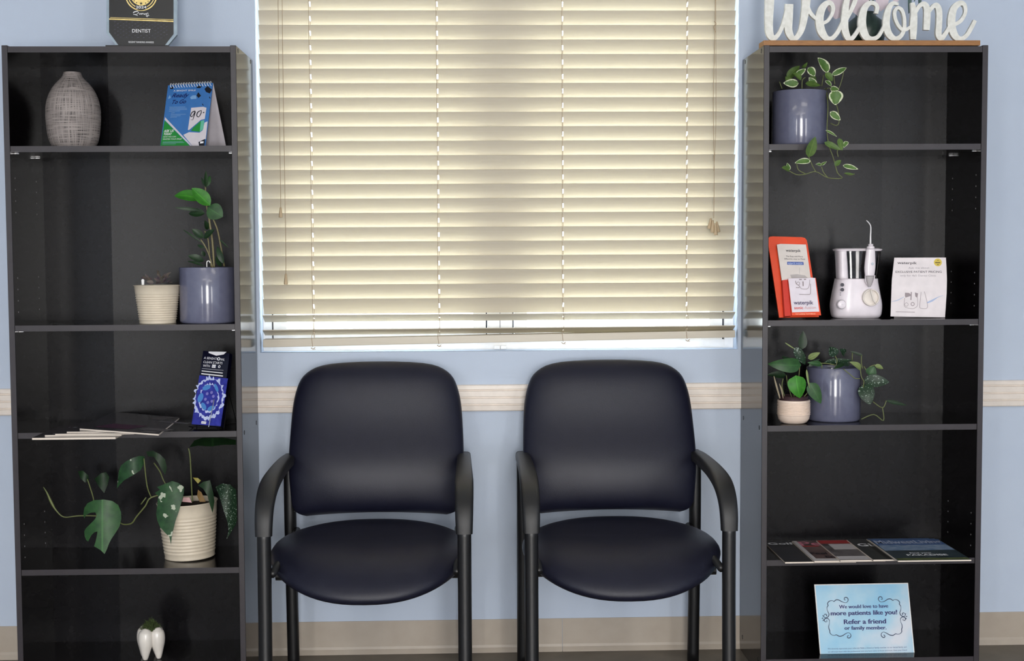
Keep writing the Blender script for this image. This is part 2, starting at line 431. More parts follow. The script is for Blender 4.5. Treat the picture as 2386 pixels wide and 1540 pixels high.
def slat_geo(theta, zl=0.0, zr=0.0):
    """strip of width SW, its upper edge leaning into the room, with a routed cord hole at each ladder"""
    xs = [sx0]
    for x in ladx: xs += [x+0.0012, x+0.0052]
    xs.append(sx1); ws = [-0.5, -0.16, 0.16, 0.5]
    c, s = math.cos(theta), math.sin(theta)
    V, Fc = [], []
    for side in (1, -1):
        for x in xs:
            dz = zl+(zr-zl)*(x-sx0)/(sx1-sx0)
            for w in ws:
                a = w*SW; V.append(Vector((x, BY-a*s-side*STH/2*c, dz+a*c-side*STH/2*s)))
    n, k = len(xs), 4
    idx = lambda sd, i, j: sd*n*k+i*k+j
    for i in range(n-1):
        for j in range(3):
            if j == 1 and i % 2 == 1:
                a, b = (i, i+1)
                for p, q in (((a, 1), (b, 1)), ((b, 2), (a, 2)), ((a, 2), (a, 1)), ((b, 1), (b, 2))):
                    Fc.append((idx(0, *p), idx(0, *q), idx(1, *q), idx(1, *p)))
                continue
            Fc.append((idx(0, i, j), idx(0, i+1, j), idx(0, i+1, j+1), idx(0, i, j+1)))
            Fc.append((idx(1, i, j), idx(1, i, j+1), idx(1, i+1, j+1), idx(1, i+1, j)))
    for i in range(n-1):
        Fc.append((idx(0, i, 0), idx(1, i, 0), idx(1, i+1, 0), idx(0, i+1, 0)))
        Fc.append((idx(0, i, 3), idx(0, i+1, 3), idx(1, i+1, 3), idx(1, i, 3)))
    for i in (0, n-1):
        for j in range(3): Fc.append((idx(0, i, j), idx(0, i, j+1), idx(1, i, j+1), idx(1, i, j)))
    return V, Fc
TH = math.radians(27)
zt0, zt20 = at(620, 24.4, BY-0.01).z, at(620, 697.6, BY-0.01).z
pitch = (zt0-zt20)/20
first = None
for k in range(-5, 21):
    zc = zt0-k*pitch-0.5*SW*math.cos(TH)
    if first is None:
        first = obj('slat', slat_geo(TH), SLAT, blind)
        first.data.transform(Matrix.Translation((0, 0, 1.0)))
        o = first
    else:
        o = bpy.data.objects.new('slat', first.data); COL.objects.link(o); o.parent = blind
    o.location = (0, 0, zc-1.0)
for vl, vr, th in ((735.5, 727.6, 66), (769.6, 759.0, 70)):
    t_ = math.radians(th); yy = BY-0.5*SW*math.sin(t_)
    zl, zr = at(610, vl, yy).z-0.5*SW*math.cos(t_), at(1713, vr, yy).z-0.5*SW*math.cos(t_)
    obj('slat', slat_geo(t_, zl, zr), SLAT, blind)
# bottom rail, hanging a little higher at its right end
zl1, zl0, zr1, zr0 = at(611, 791, BY-0.024).z, at(611, 809.5, BY-0.024).z, at(1713, 769.5, BY-0.024).z, at(1713, 786, BY-0.024).z
V, Fc = box(sx0, sx1, BY-0.025, BY+0.025, 0, 1, 0.003, 2)
V = [Vector((v.x, v.y, (lambda f: (zl0+(zr0-zl0)*f)+(v.z)*((zl1-zl0)+((zr1-zr0)-(zl1-zl0))*f))((v.x-sx0)/(sx1-sx0)))) for v in V]
rail = obj('bottom_rail', box(sx0, sx1, BY-0.025, BY+0.025, 0.5, 0.5+(zl1-zl0), 0.002), SLAT, blind)
for v in rail.data.vertices:
    f = (v.co.x-sx0)/(sx1-sx0); w = v.co+BASE[blind]; tz = (w.z-0.5)/(zl1-zl0)
    v.co.z = zl0+(zr0-zl0)*f+tz*((zl1-zl0)+((zr1-zr0)-(zl1-zl0))*f)-BASE[blind].z
obj('head_rail', box(sx0-0.004, sx1+0.004, BY-0.028, BY+0.028, WT-0.055, WT-0.001, 0.002), SLAT, blind)
railz = lambda x: zl0+(zr0-zl0)*(x-sx0)/(sx1-sx0)
for x in ladx:
    z0 = railz(x)
    fr = BY-0.0125
    pts = [(x, fr, WT-0.055), (x+0.001, fr, 1.6), (x, fr, 1.13), (x+0.004, BY-0.026, z0+0.055), (x-0.002, BY-0.027, z0+0.03), (x+0.001, BY-0.0265, z0-0.002)]
    obj('ladder_cord', join(tube(pts, 0.0007, 5), tube([(x, BY+0.022, WT-0.055), (x, BY+0.022, z0+0.02)], 0.0007, 5)), CORD, blind)
    obj('lift_cord', tube([(x+0.004, BY, WT-0.055), (x+0.004, BY, z0+0.02)], 0.0006, 5), CORD, blind)
    obj('cord_knot', join(tube([(x-0.004, BY-0.027, z0-0.004), (x+0.002, BY-0.028, z0-0.008), (x+0.008, BY-0.027, z0-0.003)], 0.0012, 6), tube([(x+0.002, BY-0.028, z0-0.008), (x+0.009, BY-0.028, z0-0.009)], 0.0007, 5)), CORD, blind)
TASS = M('beige_wood_tassel', (186, 164, 132), 0.5)
def tassel(u, v0, v1, lean=0.0, yo=0.0):
    yq = BY-0.034-yo; a, b = at(u, v0, yq), at(u+lean, v1, yq); h = a.z-b.z
    g = lathe([(0.0015, h), (0.0028, h*0.98), (0.0036, h*0.8), (0.0058, h*0.15), (0.0060, h*0.05), (0.005, 0), (0.0005, 0)], 14, (0, 0, 0))
    d = (a-b).normalized(); q = Vector((0, 0, 1)).rotation_difference(d)
    return (xform(g, Matrix.Translation(b) @ q.to_matrix().to_4x4()), a)
for u0, u1, ut, va, vb in ((648.5, 653, 654, 483, 507), (658, 665.5, 666, 638, 663)):
    g, a = tassel(ut, va, vb)
    p0 = at(u0, 0, BY-0.034); p0.z = WT-0.05
    c = obj('pull_cord', tube([p0, at(u0+1, 150, BY-0.034), at(u1, va-90, BY-0.034), a], 0.0008, 5), CORD, blind)
    obj('tassel', g, TASS, c, smooth=True)
p0 = at(1665, 0, BY-0.034)
pts = [Vector((p0.x, p0.y, WT-0.05)), at(1666, 55, BY-0.034), at(1662, 230, BY-0.034), at(1664, 395, BY-0.034), at(1663, 508, BY-0.034)]
c = obj('pull_cord', join(tube(pts, 0.0009, 5), tube([Vector((p0.x+0.003, p0.y, WT-0.05)), at(1668, 56, BY-0.034), at(1668, 290, BY-0.034), at(1663, 398, BY-0.034)], 0.0007, 5), tube([at(1664, 50, BY-0.034), at(1669, 56, BY-0.036), at(1663, 62, BY-0.036), at(1667, 75, BY-0.034)], 0.0011, 5)), CORD, blind)
for u, va, vb, ln, yo in ((1657, 508, 533, -5, 0), (1661, 513, 542, -1, 0.007), (1667, 520, 548, 1, 0.012), (1670, 516, 541, 4, 0.0)):
    g, a = tassel(u, va, vb, ln, yo); obj('tassel', g, TASS, c, smooth=True)

# ================================================================== BOOKCASES
YF, YB, BH = -0.31, -0.015, 1.815
SHZ = [1.538, 1.0385, 0.736, 0.346]               # shelf tops
ZB = 0.056
TP = 0.0165
def bookcase(x0, x1, label, folds, tilts, inner):
    t = thing('bookcase', label, 'bookcase', ((x0+x1)/2, YF, 0), 'bookcases')
    e = 0.0012
    def board(name, g):
        o = obj(name, g, [LAM, EDGE], t)
        for p in o.data.polygons:
            if p.normal.y < -0.9: p.material_index = 1
        return o
    for a, b in ((x0, x0+TP), (x1-TP, x1)):
        board('side_panel', box(a, b, YF, YB, 0, BH, 0.0008, 1))
    board('top_panel', box(x0+TP, x1-TP, YF+0.001, YB, BH-0.003-TP, BH-0.003))
    for z in SHZ: board('shelf', box(x0+TP, x1-TP, YF+0.003, YB-0.008, z-TP, z))
    board('bottom_shelf', box(x0+TP, x1-TP, YF+0.001, YB-0.004, ZB-TP, ZB))
    board('kick_board', box(x0+TP, x1-TP, YF+0.012, YF+0.026, 0, ZB-TP))
    xs = [x0+TP]+folds+[x1-TP]
    for i in range(3):                         # hardboard back in three folded panels
        a, b = xs[i], xs[i+1]; ya, yb = tilts[i]
        V = [Vector((a, ya, ZB)), Vector((b, yb, ZB)), Vector((b, yb, BH-TP-0.003)), Vector((a, ya, BH-TP-0.003))]
        V += [v+Vector((0, 0.003, 0)) for v in V]
        obj('back_panel', (V, [(0, 1, 2, 3), (7, 6, 5, 4), (0, 4, 5, 1), (1, 5, 6, 2), (2, 6, 7, 3), (3, 7, 4, 0)]), BACKB, t)
    for z in (SHZ[0], SHZ[1], SHZ[3]):
        for xx, s in ((x0+TP, 1), (x1-TP, -1)):
            for yy in (YF+0.035, YB-0.07):
                obj('shelf_pin', box(min(xx, xx+s*0.014), max(xx, xx+s*0.014), yy-0.004, yy+0.004, z-TP-0.004, z-TP-0.0005, 0.0008, 1), METAL, t)
    PH_ = M('peg_hole_glint', (150, 148, 150), 0.5)  # pale disc colour paints the light caught on the hole edges
    for s, xx in ((1, x0+TP), (-1, x1-TP)):
        for yy in (YF+0.035, YB-0.07):
            for zs in ((1.355, 4), (1.075, 4), (0.375, 4)):
                obj('peg_hole_row', join(*[disc3((xx, yy, zs[0]+0.032*k), (s, 0, 0), 0.0022, 0.0004, 8) for k in range(zs[1])]), PH_, t, kind='stuff')
    for s, xx in ((-1, x0), (1, x1)):
        for zc in (BH-0.011, SHZ[2]-0.009, ZB-0.008):
            for yy in (YF+0.035, YB-0.035):
                obj('bolt_cover', disc3((xx, yy, zc), (s, 0, 0), 0.0065, 0.0006, 14), BLACK, t)
    return t
LX0, LX1, QX0, QX1 = -1.3836, -0.7392, 0.7392, 1.3793
fb = lambda u: at(u, 600, YB-0.006).x
bookcase(LX0, LX1, 'dark brown five-shelf bookcase left of the window, topped by the award plaque', [fb(262), fb(440)], [(-0.0185, -0.0235), (-0.0265, -0.0195), (-0.0255, -0.0185)], 1)
bookcase(QX0, QX1, 'dark brown five-shelf bookcase right of the window, topped by the welcome sign', [fb(1880), fb(2052)], [(-0.0185, -0.0250), (-0.0215, -0.0265), (-0.0195, -0.0260)], -1)

# ================================================================== CHAIRS
def chair(cx, label):
    """guest chair against the wall: cx is its centre line"""
    t = thing('guest_chair', label, 'chair', (cx, -0.42, 0), 'waiting room guest chairs')
    hs = 0.2575; yr, yf = -0.150, -0.678; R = 0.018
    for s in (-1, 1):
        x = cx+s*hs
        obj('leg', tube([(x, yr+0.03, 0.0), (x, yr+0.012, 0.25), (x, yr, 0.45), (x, yr, 0.62)], R, 16), TUBE, t, smooth=True)
        obj('leg', tube([(x, yf-0.012, 0.0), (x, yf, 0.3), (x, yf+0.002, 0.53)], R, 16), TUBE, t, smooth=True)
        # arm pad: rounded bar that runs forward and curls down over the front leg
        path = [(yr+0.02, 0.628), (-0.25, 0.634), (-0.42, 0.634), (-0.54, 0.627), (-0.61, 0.612), (-0.655, 0.585), (-0.675, 0.55), (-0.680, 0.512)]
        wid = [0.040, 0.042, 0.046, 0.050, 0.050, 0.048, 0.046, 0.043]
        Q = cr([(a, b, c) for (a, b), c in zip(path, wid)], 5); V, Fc = [], []
        sec = [(math.copysign(abs(math.cos(a))**0.55, math.cos(a)), math.copysign(abs(math.sin(a))**0.55, math.sin(a))) for a in [2*math.pi*k/16 for k in range(16)]]
        for i, q in enumerate(Q):
            a, b = Q[max(0, i-1)], Q[min(len(Q)-1, i+1)]; d = Vector((b[0]-a[0], b[1]-a[1])).normalized(); nn = Vector((-d.y, d.x))
            if nn.y < 0 and i == 0: nn = -nn
            for p in sec: V.append(Vector((x+p[0]*q[2]/2, q[0]+nn.x*p[1]*0.0165, q[1]+nn.y*p[1]*0.0165)))
        for i in range(len(Q)-1):
            for k in range(16): a, b = i*16+k, i*16+(k+1) % 16; Fc.append((a, b, b+16, a+16))
        Fc += [tuple(range(15, -1, -1)), tuple(range(len(V)-16, len(V)))]
        auto(obj('armrest', (V, Fc), ARM, t), 50)
        obj('side_rail', tube([(x-s*0.020, yr, 0.418), (x-s*0.020, yf, 0.412)], 0.010, 10), TUBE, t, smooth=True)
        obj('back_bracket', tube([(x, yr, 0.57), (cx+s*0.17, yr+0.035, 0.60)], 0.011, 8), TUBE, t, smooth=True)
    obj('cross_rail', tube([(cx-hs+0.012, yr-0.07, 0.385), (cx+hs-0.012, yr-0.07, 0.385)], 0.011, 8), TUBE, t)
    obj('cross_rail', tube([(cx-hs+0.012, yf+0.12, 0.378), (cx+hs-0.012, yf+0.12, 0.378)], 0.011, 8), TUBE, t)
    # seat: rounded cushion with a waterfall front
    nr, na = 14, 72; V, Fc = [], []
    A, B, yc = 0.272, 0.272, -0.440
    def seat_pt(r, a, top):
        c, s = math.cos(a), math.sin(a); e = 2/2.35
        px_, py_ = A*r*math.copysign(abs(c)**e, c), B*r*math.copysign(abs(s)**e, s)
        if py_ > 0: px_ *= 1-0.16*(py_/B)**2           # narrower at the back
        z0 = 0.420; fr = max(0, -py_/B); z0 -= 0.070*fr**2.2
        z0 += 0.012*max(0, py_/B)
        if top: z = z0+0.042*(1-r**5)**0.5-0.008*math.exp(-((px_/0.13)**2+((py_-0.02)/0.13)**2))
        else: z = z0-0.056*(1-r**4)**0.5
        return Vector((cx+px_, yc+py_, z))
    rs = [math.sin(math.pi/2*i/nr) for i in range(nr+1)]
    V.append(seat_pt(0, 0, True))
    for i in range(1, nr+1):
        for k in range(na): V.append(seat_pt(rs[i], 2*math.pi*k/na, True))
    off = len(V)
    for i in range(nr-1, 0, -1):
        for k in range(na): V.append(seat_pt(rs[i], 2*math.pi*k/na, False))
    V.append(seat_pt(0, 0, False))
    for k in range(na): Fc.append((0, 1+k, 1+(k+1) % na))
    rings = nr+nr-1
    for i in range(rings-1):
        for k in range(na): a, b = 1+i*na+k, 1+i*na+(k+1) % na; Fc.append((a, a+na, b+na, b))
    l = len(V)-1
    for k in range(na): Fc.append((l, l-na+(k+1) % na, l-na+k))
    obj('seat', (V, Fc), VINYL, t, smooth=True)
    # backrest: padded shield with rounded top corners and a lumbar swell
    nu, nv = 40, 40; H0, H1 = 0.478, 0.912
    W = cr([(0, .205), (.012, .226), (.035, .240), (.08, .2485), (.3, .2560), (.5, .2555), (.7, .2500), (.82, .2390), (.90, .222), (.955, .190), (.982, .150), (.994, .098), (.9985, .05), (1.0, .0)], 12)
    def wd(h):
        for (a, w1), (b, w2) in zip(W, W[1:]):
            if a <= h <= b: return w1+(w2-w1)*(h-a)/max(1e-9, b-a)
        return 0.0
    V, Fc = [], []
    hs_ = [0.5-0.5*math.cos(math.pi*i/nv) for i in range(nv+1)]
    for side in (0, 1):
        for h in hs_:
            w = wd(h); yb = -0.185+0.105*h**0.9-0.03*math.exp(-((h-0.30)/0.24)**2)
            ed = max(0.0, 1-abs(2*h-1)**7)**0.5
            for k in range(nu+1):
                s = math.sin(math.pi/2*(2*k/nu-1)); es = max(0.0, 1-abs(s)**6)**0.5
                th = 0.036*min(1, ed*es)
                crown = 0.018*(1-s*s)                      # side wings come forward of nothing: gently convex
                y = yb-(th if side == 0 else -0.018*min(1, ed*es))-crown*ed*(1 if side == 0 else 0.2)
                zt = H0+(H1-H0)*h
                if h < 0.15: zt -= 0.010*(s*s)*(1-h/0.15)
                V.append(Vector((cx+w*s, y, zt)))
    n1 = (nu+1)*(nv+1)
    for i in range(nv):
        for k in range(nu):
            a = i*(nu+1)+k; Fc.append((a, a+1, a+nu+2, a+nu+1)); a += n1; Fc.append((a, a+nu+1, a+nu+2, a+1))
    for i in range(nv):
        for k in (0, nu):
            a = i*(nu+1)+k; Fc.append((a, a+nu+1, a+nu+1+n1, a+n1))
    for k in range(nu): Fc.append((k, k+n1, k+1+n1, k+1))
    bo = obj('backrest', (V, Fc), VINYL, t, smooth=True)
    bm = bmesh.new(); bm.from_mesh(bo.data); bmesh.ops.remove_doubles(bm, verts=bm.verts[:], dist=0.0004); bmesh.ops.recalc_face_normals(bm, faces=bm.faces[:]); bm.to_mesh(bo.data); bo.data.polygons.foreach_set('use_smooth', [True]*len(bo.data.polygons)); bm.free()
    return t
chair((at(866, 1300, -0.42).x), 'black vinyl guest chair with arms, beside the bookcase with the award plaque')
chair((at(1443, 1300, -0.42).x), 'black vinyl guest chair with arms, beside the bookcase with the welcome sign')

# ================================================================== LEFT BOOKCASE, TOP DOWN
# ---- award plaque
py = -0.25
p0 = at(328, 107, py)
pl = thing('award_plaque', 'glass-edged black and gold award plaque standing on the bookcase', 'plaque', (p0.x, py, BH))
K = Card((p0.x, py, BH), (1, 0, 0.02), (0, 0, 1))
c_ = P(240, 0, 12.83)
GLS = M('plaque_glass', (138, 156, 170), 0.08, c2=(156, 174, 186), coat=0.5)
obj('base', box(at(252, 107, py).x, at(396, 107, py).x, py-0.03, py+0.03, BH-0.003, BH+0.005, 0.001), BLACK, pl)
topv = -150
gp = c_((100, topv*12.83), (100, 985), (395, 1365), (1930, 1365), (2205, 1040), (2205, topv*12.83))
obj('glass', K.slab(gp, 0.012, -0.001), GLS, pl)
FACE = M('plaque_black', (9, 9, 11), 0.25)
obj('face', K.poly(c_((180, topv*12.83), (182, 965), (470, 1362), (1840, 1362), (2108, 1020), (2105, topv*12.83)), 0.0), FACE, pl)
GOLD = M('gold_foil', (196, 170, 104), 0.3, metal=0.7, c2=(226, 206, 140), nscale=80)
cc = (328.9, -12.2)
obj('medal', join(K.ring(cc, 34.8, 37.5, 0.0004), K.ring(cc, 29.6, 31.6, 0.0004), K.ring(cc, 0, 25, 0.0004)), GOLD, pl, label='gold round medal print')
lp = c_((200, 950), (480, 1340), (1830, 1340), (2090, 1000))
obj('gold_line', join(K.stroke(c_((215, 525), (2105, 590)), 1.2, 0.0004), K.stroke(c_((185, 570), (2105, 640)), 2.6, 0.0004)), GOLD, pl)
def star(K, c, r, e):
    return K.poly([(c[0]+r*(1 if k % 2 == 0 else 0.42)*math.sin(k*math.pi/5), c[1]-r*(1 if k % 2 == 0 else 0.42)*math.cos(k*math.pi/5)) for k in range(10)], e)
obj('star', join(*[star(K, p, r, 0.0008) for p, r in zip(c_((1140, 105), (1005, 80), (1275, 92), (930, 25), (1350, 40)), (4.2, 2.2, 2.2, 1.8, 1.8))]), FACE, pl)
obj('year_band', K.stroke(c_((960, 195), (1050, 245), (1140, 262), (1230, 245), (1310, 200)), 7.5, 0.0006), FACE, pl)
obj('lettering', join(K.text('2024', *c_((985, 255), (1300, 255)), 6.5, 0.0010, bold=0.01),
    K.text('DENTIST', *c_((875, 970), (1425, 975)), 8.3, 0.0006), K.text('REGENT RANKING AWARDS', *c_((765, 1282), (1520, 1292)), 4.4, 0.0006),
    K.stroke(c_((1040, 330), (940, 345), (905, 385), (990, 350), (1060, 360), (1040, 410), (950, 440), (910, 425), (990, 450), (1045, 468)), 0.9, 0.0006),
    K.stroke(c_((1085, 390), (1095, 435), (1130, 395), (1135, 435), (1165, 395), (1165, 435), (1195, 395), (1225, 430), (1245, 400), (1235, 440), (1290, 400), (1290, 450), (1320, 395), (1350, 400), (1335, 500), (1290, 470), (1385, 465)), 0.8, 0.0006)), INKW, pl)
DOT = M('dark_grey_ink', (48, 46, 62), 0.4)
dots = []
for j in range(9):
    for i in range(10):
        x = 360+i*172+(86 if j % 2 else 0); y = 650+j*57+i*4
        lo = 180+max(0, (y-965))*0.75
        if x > lo+120 and x < 2290-lo-120 and not (820 < x < 1480 and 850 < y < 1000) and not y > 1180: dots.append(K.stroke(c_((x-22, y+6), (x+25, y-6)), 1.7, 0.0004, 0))
obj('dot_pattern', join(*dots), DOT, pl, kind='stuff')

# ---- vase
VY = -0.17; k = mpp(VY); zc = SHZ[0]
pr = [(172, 1312), (186, 1300), (205, 1262), (221, 1200), (230, 1120), (235, 1050), (235, 1000), (232, 955), (222, 900), (205, 850), (180, 800), (150, 758), (112, 718), (88, 690), (80, 672), (74, 652)]
pr = [(r/3.848*k, (1326-y)/3.848*k) for r, y in pr]; pr[0] = (pr[0][0], 0)
pr = cr(pr, 3)
vx = at(171.5, 300, VY).x
HATCH = M('crosshatched_clay', (96, 90, 88), 0.75)
nt = HATCH.node_tree; b = nt.nodes['Principled BSDF']; uv = nt.nodes.new('ShaderNodeUVMap')
mks = []
for sc, dire, lim in (((150, 2.0, 1), 'X', 0.66), ((3, 110, 1), 'Y', 0.66), ((5, 40, 1), 'Y', 0.76)):
    mp = nt.nodes.new('ShaderNodeMapping'); mp.inputs['Scale'].default_value = sc; nt.links.new(uv.outputs[0], mp.inputs[0])
    w = nt.nodes.new('ShaderNodeTexNoise'); w.inputs['Scale'].default_value = 1.6; w.inputs['Detail'].default_value = 1; nt.links.new(mp.outputs[0], w.inputs['Vector'])
    r = nt.nodes.new('ShaderNodeMapRange'); r.inputs['From Min'].default_value = lim-0.22; r.inputs['From Max'].default_value = lim-0.1; nt.links.new(w.outputs['Fac'], r.inputs['Value']); mks.append(r.outputs[0])
mm = node_math(nt, 'MAXIMUM', node_math(nt, 'MAXIMUM', mks[0], mks[1]), mks[2])
mx = nt.nodes.new('ShaderNodeMix'); mx.data_type = 'RGBA'; nt.links.new(mm, mx.inputs['Factor']); mx.inputs['A'].default_value = lin((70, 66, 66)); mx.inputs['B'].default_value = lin((160, 151, 147)); nt.links.new(mx.outputs['Result'], b.inputs['Base Color'])
bp = nt.nodes.new('ShaderNodeBump'); bp.inputs['Strength'].default_value = 0.4; bp.inputs['Distance'].default_value = 0.0015; nt.links.new(mm, bp.inputs['Height']); nt.links.new(bp.outputs[0], b.inputs['Normal'])
vz = thing('vase', 'grey crosshatched clay vase with a narrow neck', 'vase', (vx, VY, zc))
obj('body', lathe([(0.0005, 0)]+pr, 64, (vx, VY, zc)), HATCH, vz, smooth=True)
rt_, zt_ = pr[-1]
obj('inside', lathe([(rt_, zt_), (rt_-0.004, zt_+0.001), (rt_-0.005, zt_-0.005), (rt_+0.01, zt_-0.04), (0.001, zt_-0.06)], 48, (vx, VY, zc)), M('vase_inside', (50, 46, 44), 0.9), vz, smooth=True)

# ---- flip calendar: an open tent turned towards the room
ps = math.radians(22); B_ = 0.112; HT = 0.187
fr = at(478, 341, -0.262); fr.z = zc
U = Vector((math.cos(ps), -math.sin(ps), 0)); D = Vector((math.sin(ps), math.cos(ps), 0))
fl = fr-U*0.15
ca = thing('flip_calendar', 'blue and green tent-style flip calendar with a wire binding', 'calendar', tuple((fr+fl)/2))
V_ = Vector((0, 0, HT))+D*(B_*0.42)
K = Card(fl, U, V_); LV = V_.length
c_ = P(360, 180, 8.555)
CB = M('calendar_blue', (58, 112, 176), 0.35); CG = M('calendar_green', (30, 136, 52), 0.35); CW = M('calendar_grey_white', (206, 200, 206), 0.4)
NAVY = M('calendar_navy', (24, 28, 90), 0.4); CK = M('calendar_black', (20, 20, 30), 0.4); CAQ = M('calendar_aqua', (96, 178, 150), 0.4)
W_ = 0.15
obj('front_sheet', K.slab([(0, 0), (W_, 0), (W_, LV*0.985), (0, LV*0.985)], 0.0016, 0, px=False), CB, ca)
kb = Card(fl+D*B_, U, Vector((0, 0, HT))-D*(B_*0.58))
q = [fl+D*B_, fr+D*B_, fr+V_*0.985, fl+V_*0.985]; dn = D*0.002
obj('back_sheet', ([*q, *[p+dn for p in q]], [(0, 1, 2, 3), (7, 6, 5, 4), (0, 4, 5, 1), (1, 5, 6, 2), (2, 6, 7, 3), (3, 7, 4, 0)]), CW, ca)
q = [fl+D*(B_*0.1), fr+D*(B_*0.1)+U*0.0, fr+D*(B_*0.72), fl+D*(B_*0.72)]
obj('foot_sheet', ([*[p+Vector((0, 0, 0.0005)) for p in q], *[p+Vector((0, 0, 0.002)) for p in q]], [(4, 5, 6, 7), (3, 2, 1, 0), (0, 1, 5, 4), (1, 2, 6, 5), (2, 3, 7, 6), (3, 0, 4, 7)]), CW, ca)
rg = []
for i in range(16):
    f = (0.06+0.88*i/15); c0 = fl+U*(W_*f)+V_*0.975
    rg = tube([c0+(Vector((0, 0, 1))*math.sin(a)+D*math.cos(a))*0.0065+U*(0.001*a)+D*0.001 for a in [math.pi*2*j/10+0.3 for j in range(10)]], 0.0012, 5, 2)
    obj('binding_ring', rg, M('white_wire', (222, 226, 236), 0.3), ca, smooth=True)
e = 0.0006
obj('green_corner_print', K.poly(c_((205, 860), (118, 1385), (725, 1385)), e), CG, ca)
obj('pale_print', join(K.poly(c_((212, 795), (205, 850), (735, 1385), (765, 1385)), e*1.2), K.poly(c_((575, 1150), (690, 1095), (900, 1105), (960, 1060), (1000, 905), (1060, 880), (1025, 1230), (880, 1290), (890, 1385), (770, 1385)), e), K.poly(c_((735, 610), (975, 590), (1040, 610), (1005, 835), (930, 850), (690, 1055), (668, 1050)), e*1.5)), CW, ca)
obj('box_print', join(K.poly(c_((930, 870), (905, 1090), (730, 1070), (770, 1010)), e*1.8)), CG, ca)
obj('box_side_print', K.poly(c_((930, 870), (1000, 860), (975, 1040), (905, 1090)), e*1.9), CAQ, ca)
for g in (K.poly(c_((1060, 175), (1150, 250), (1105, 325), (1030, 295), (1000, 235)), e*1.5), K.poly(c_((875, 300), (930, 370), (880, 415), (840, 365)), e*1.5), K.poly(c_((830, 215), (880, 170), (950, 180), (910, 220)), e*1.5), K.poly(c_((310, 235), (330, 190), (380, 190), (370, 240)), e*1.5), K.stroke(c_((1095, 390), (1112, 425)), 1.6, e), K.stroke(c_((955, 530), (975, 565)), 1.4, e), K.poly(c_((880, 1295), (1010, 1230), (1000, 1380), (895, 1380)), e*1.7)):
    obj('cap_print', g, CK, ca)
obj('cloud_print', join(K.poly(c_((710, 400), (760, 365), (830, 360), (840, 430), (730, 440)), e), K.poly(c_((280, 400), (310, 355), (330, 410), (275, 440)), e)), M('calendar_pale_blue', (120, 162, 206), 0.4), ca)
obj('script_lettering', join(K.text('Ready', *c_((345, 405), (690, 395)), 9.5, e*2, shear=0.45, bold=0.012), K.text('To Go', *c_((355, 535), (630, 520)), 9.5, e*2, shear=0.45, bold=0.012)), NAVY, ca)
obj('go_lettering', join(K.stroke(c_((820, 680), (760, 700), (725, 770), (760, 785), (820, 690), (800, 760), (770, 850), (730, 850)), [2, 2, 2, 1.5, 2, 2, 1, .5], e*3), K.stroke(c_((940, 665), (870, 700), (850, 770), (890, 790), (935, 720), (940, 660)), [1, 2.2, 2, 1.5, 2, 1], e*3), K.stroke(c_((970, 710), (1000, 705)), 2, e*3, 0)), CK, ca)
for g in (K.text('ASK US', *c_((190, 1098), (390, 1092)), 5.6, e*3, bold=0.02, shear=0.2), K.text('TODAY', *c_((188, 1158), (352, 1155)), 5.6, e*3, bold=0.02, shear=0.2), K.text('HOW YOU CAN', *c_((178, 1205), (435, 1200)), 3.2, e*3, shear=0.15), K.text('WHITEN YOUR SMILE!', *c_((172, 1252), (548, 1248)), 3.4, e*3, shear=0.15), K.text('A BRIGHT SMILE', *c_((385, 290), (825, 278)), 3.6, e*3)): obj('white_lettering', g, INKW, ca)
obj('logo_print', K.poly(c_((918, 1285), (985, 1280), (983, 1315), (915, 1325)), e*3), INKW, ca)
obj('small_print', join(*[K.stroke(c_((x0, y), (x1, y-6)), 0.55, e*2, 0) for x0, x1, y in ((300, 620, 600), (300, 650, 625), (295, 655, 650), (290, 510, 680), (335, 410, 715), (330, 630, 745), (325, 525, 775), (320, 450, 800), (170, 575, 1290), (165, 600, 1310), (160, 430, 1335))]), M('pale_ink', (150, 180, 210), 0.5), ca, kind='stuff')

# ---- pots
def bucket(t, c, rb, rt, h, mat, tilt=None, ribs=11):
    pr = [(0.0005, 0), (rb-0.001, 0), (rb+0.0012, 0.0015), (rb, 0.005)]
    z0, z1 = h*0.10, h*0.76
    nn = ribs*6
    for i in range(nn+1):
        z = z0+(z1-z0)*i/nn; pr.append((rb+(rt-rb)*z/h+0.0011*math.sin(2*math.pi*ribs*i/nn), z))
    pr += [(rb+(rt-rb)*0.8, h*0.8), (rt-0.0005, h*0.975), (rt+0.0014, h*0.985), (rt+0.0018, h*0.995), (rt+0.0005, h), (rt-0.002, h*0.99), (rt-0.003, h*0.9), (0.0005, h*0.88)]
    g = lathe(pr, 56, (0, 0, 0)); mt = Matrix.Translation(c)
    if tilt: mt = mt @ tilt
    o = obj('pot', xform(g, mt), mat, t, smooth=True)
    obj('soil', xform(disc3((0, 0, h*0.885), (0, 0, 1), rt-0.004, 0.003, 32), mt), SOIL, o)
    return o
def cylpot(t, c, r, h, mat):
    pr = [(0.0005, 0), (r-0.006, 0), (r-0.002, 0.002), (r, 0.007), (r, h-0.002), (r-0.001, h), (r-0.004, h), (r-0.005, h-0.002), (r-0.005, h*0.88), (0.0005, h*0.87)]
    o = obj('pot', lathe(pr, 64, c), mat, t); auto(o, 50)
    obj('soil', disc3((c[0], c[1], c[2]+h*0.875), (0, 0, 1), r-0.006, 0.003, 32), SOIL, o)
    return o
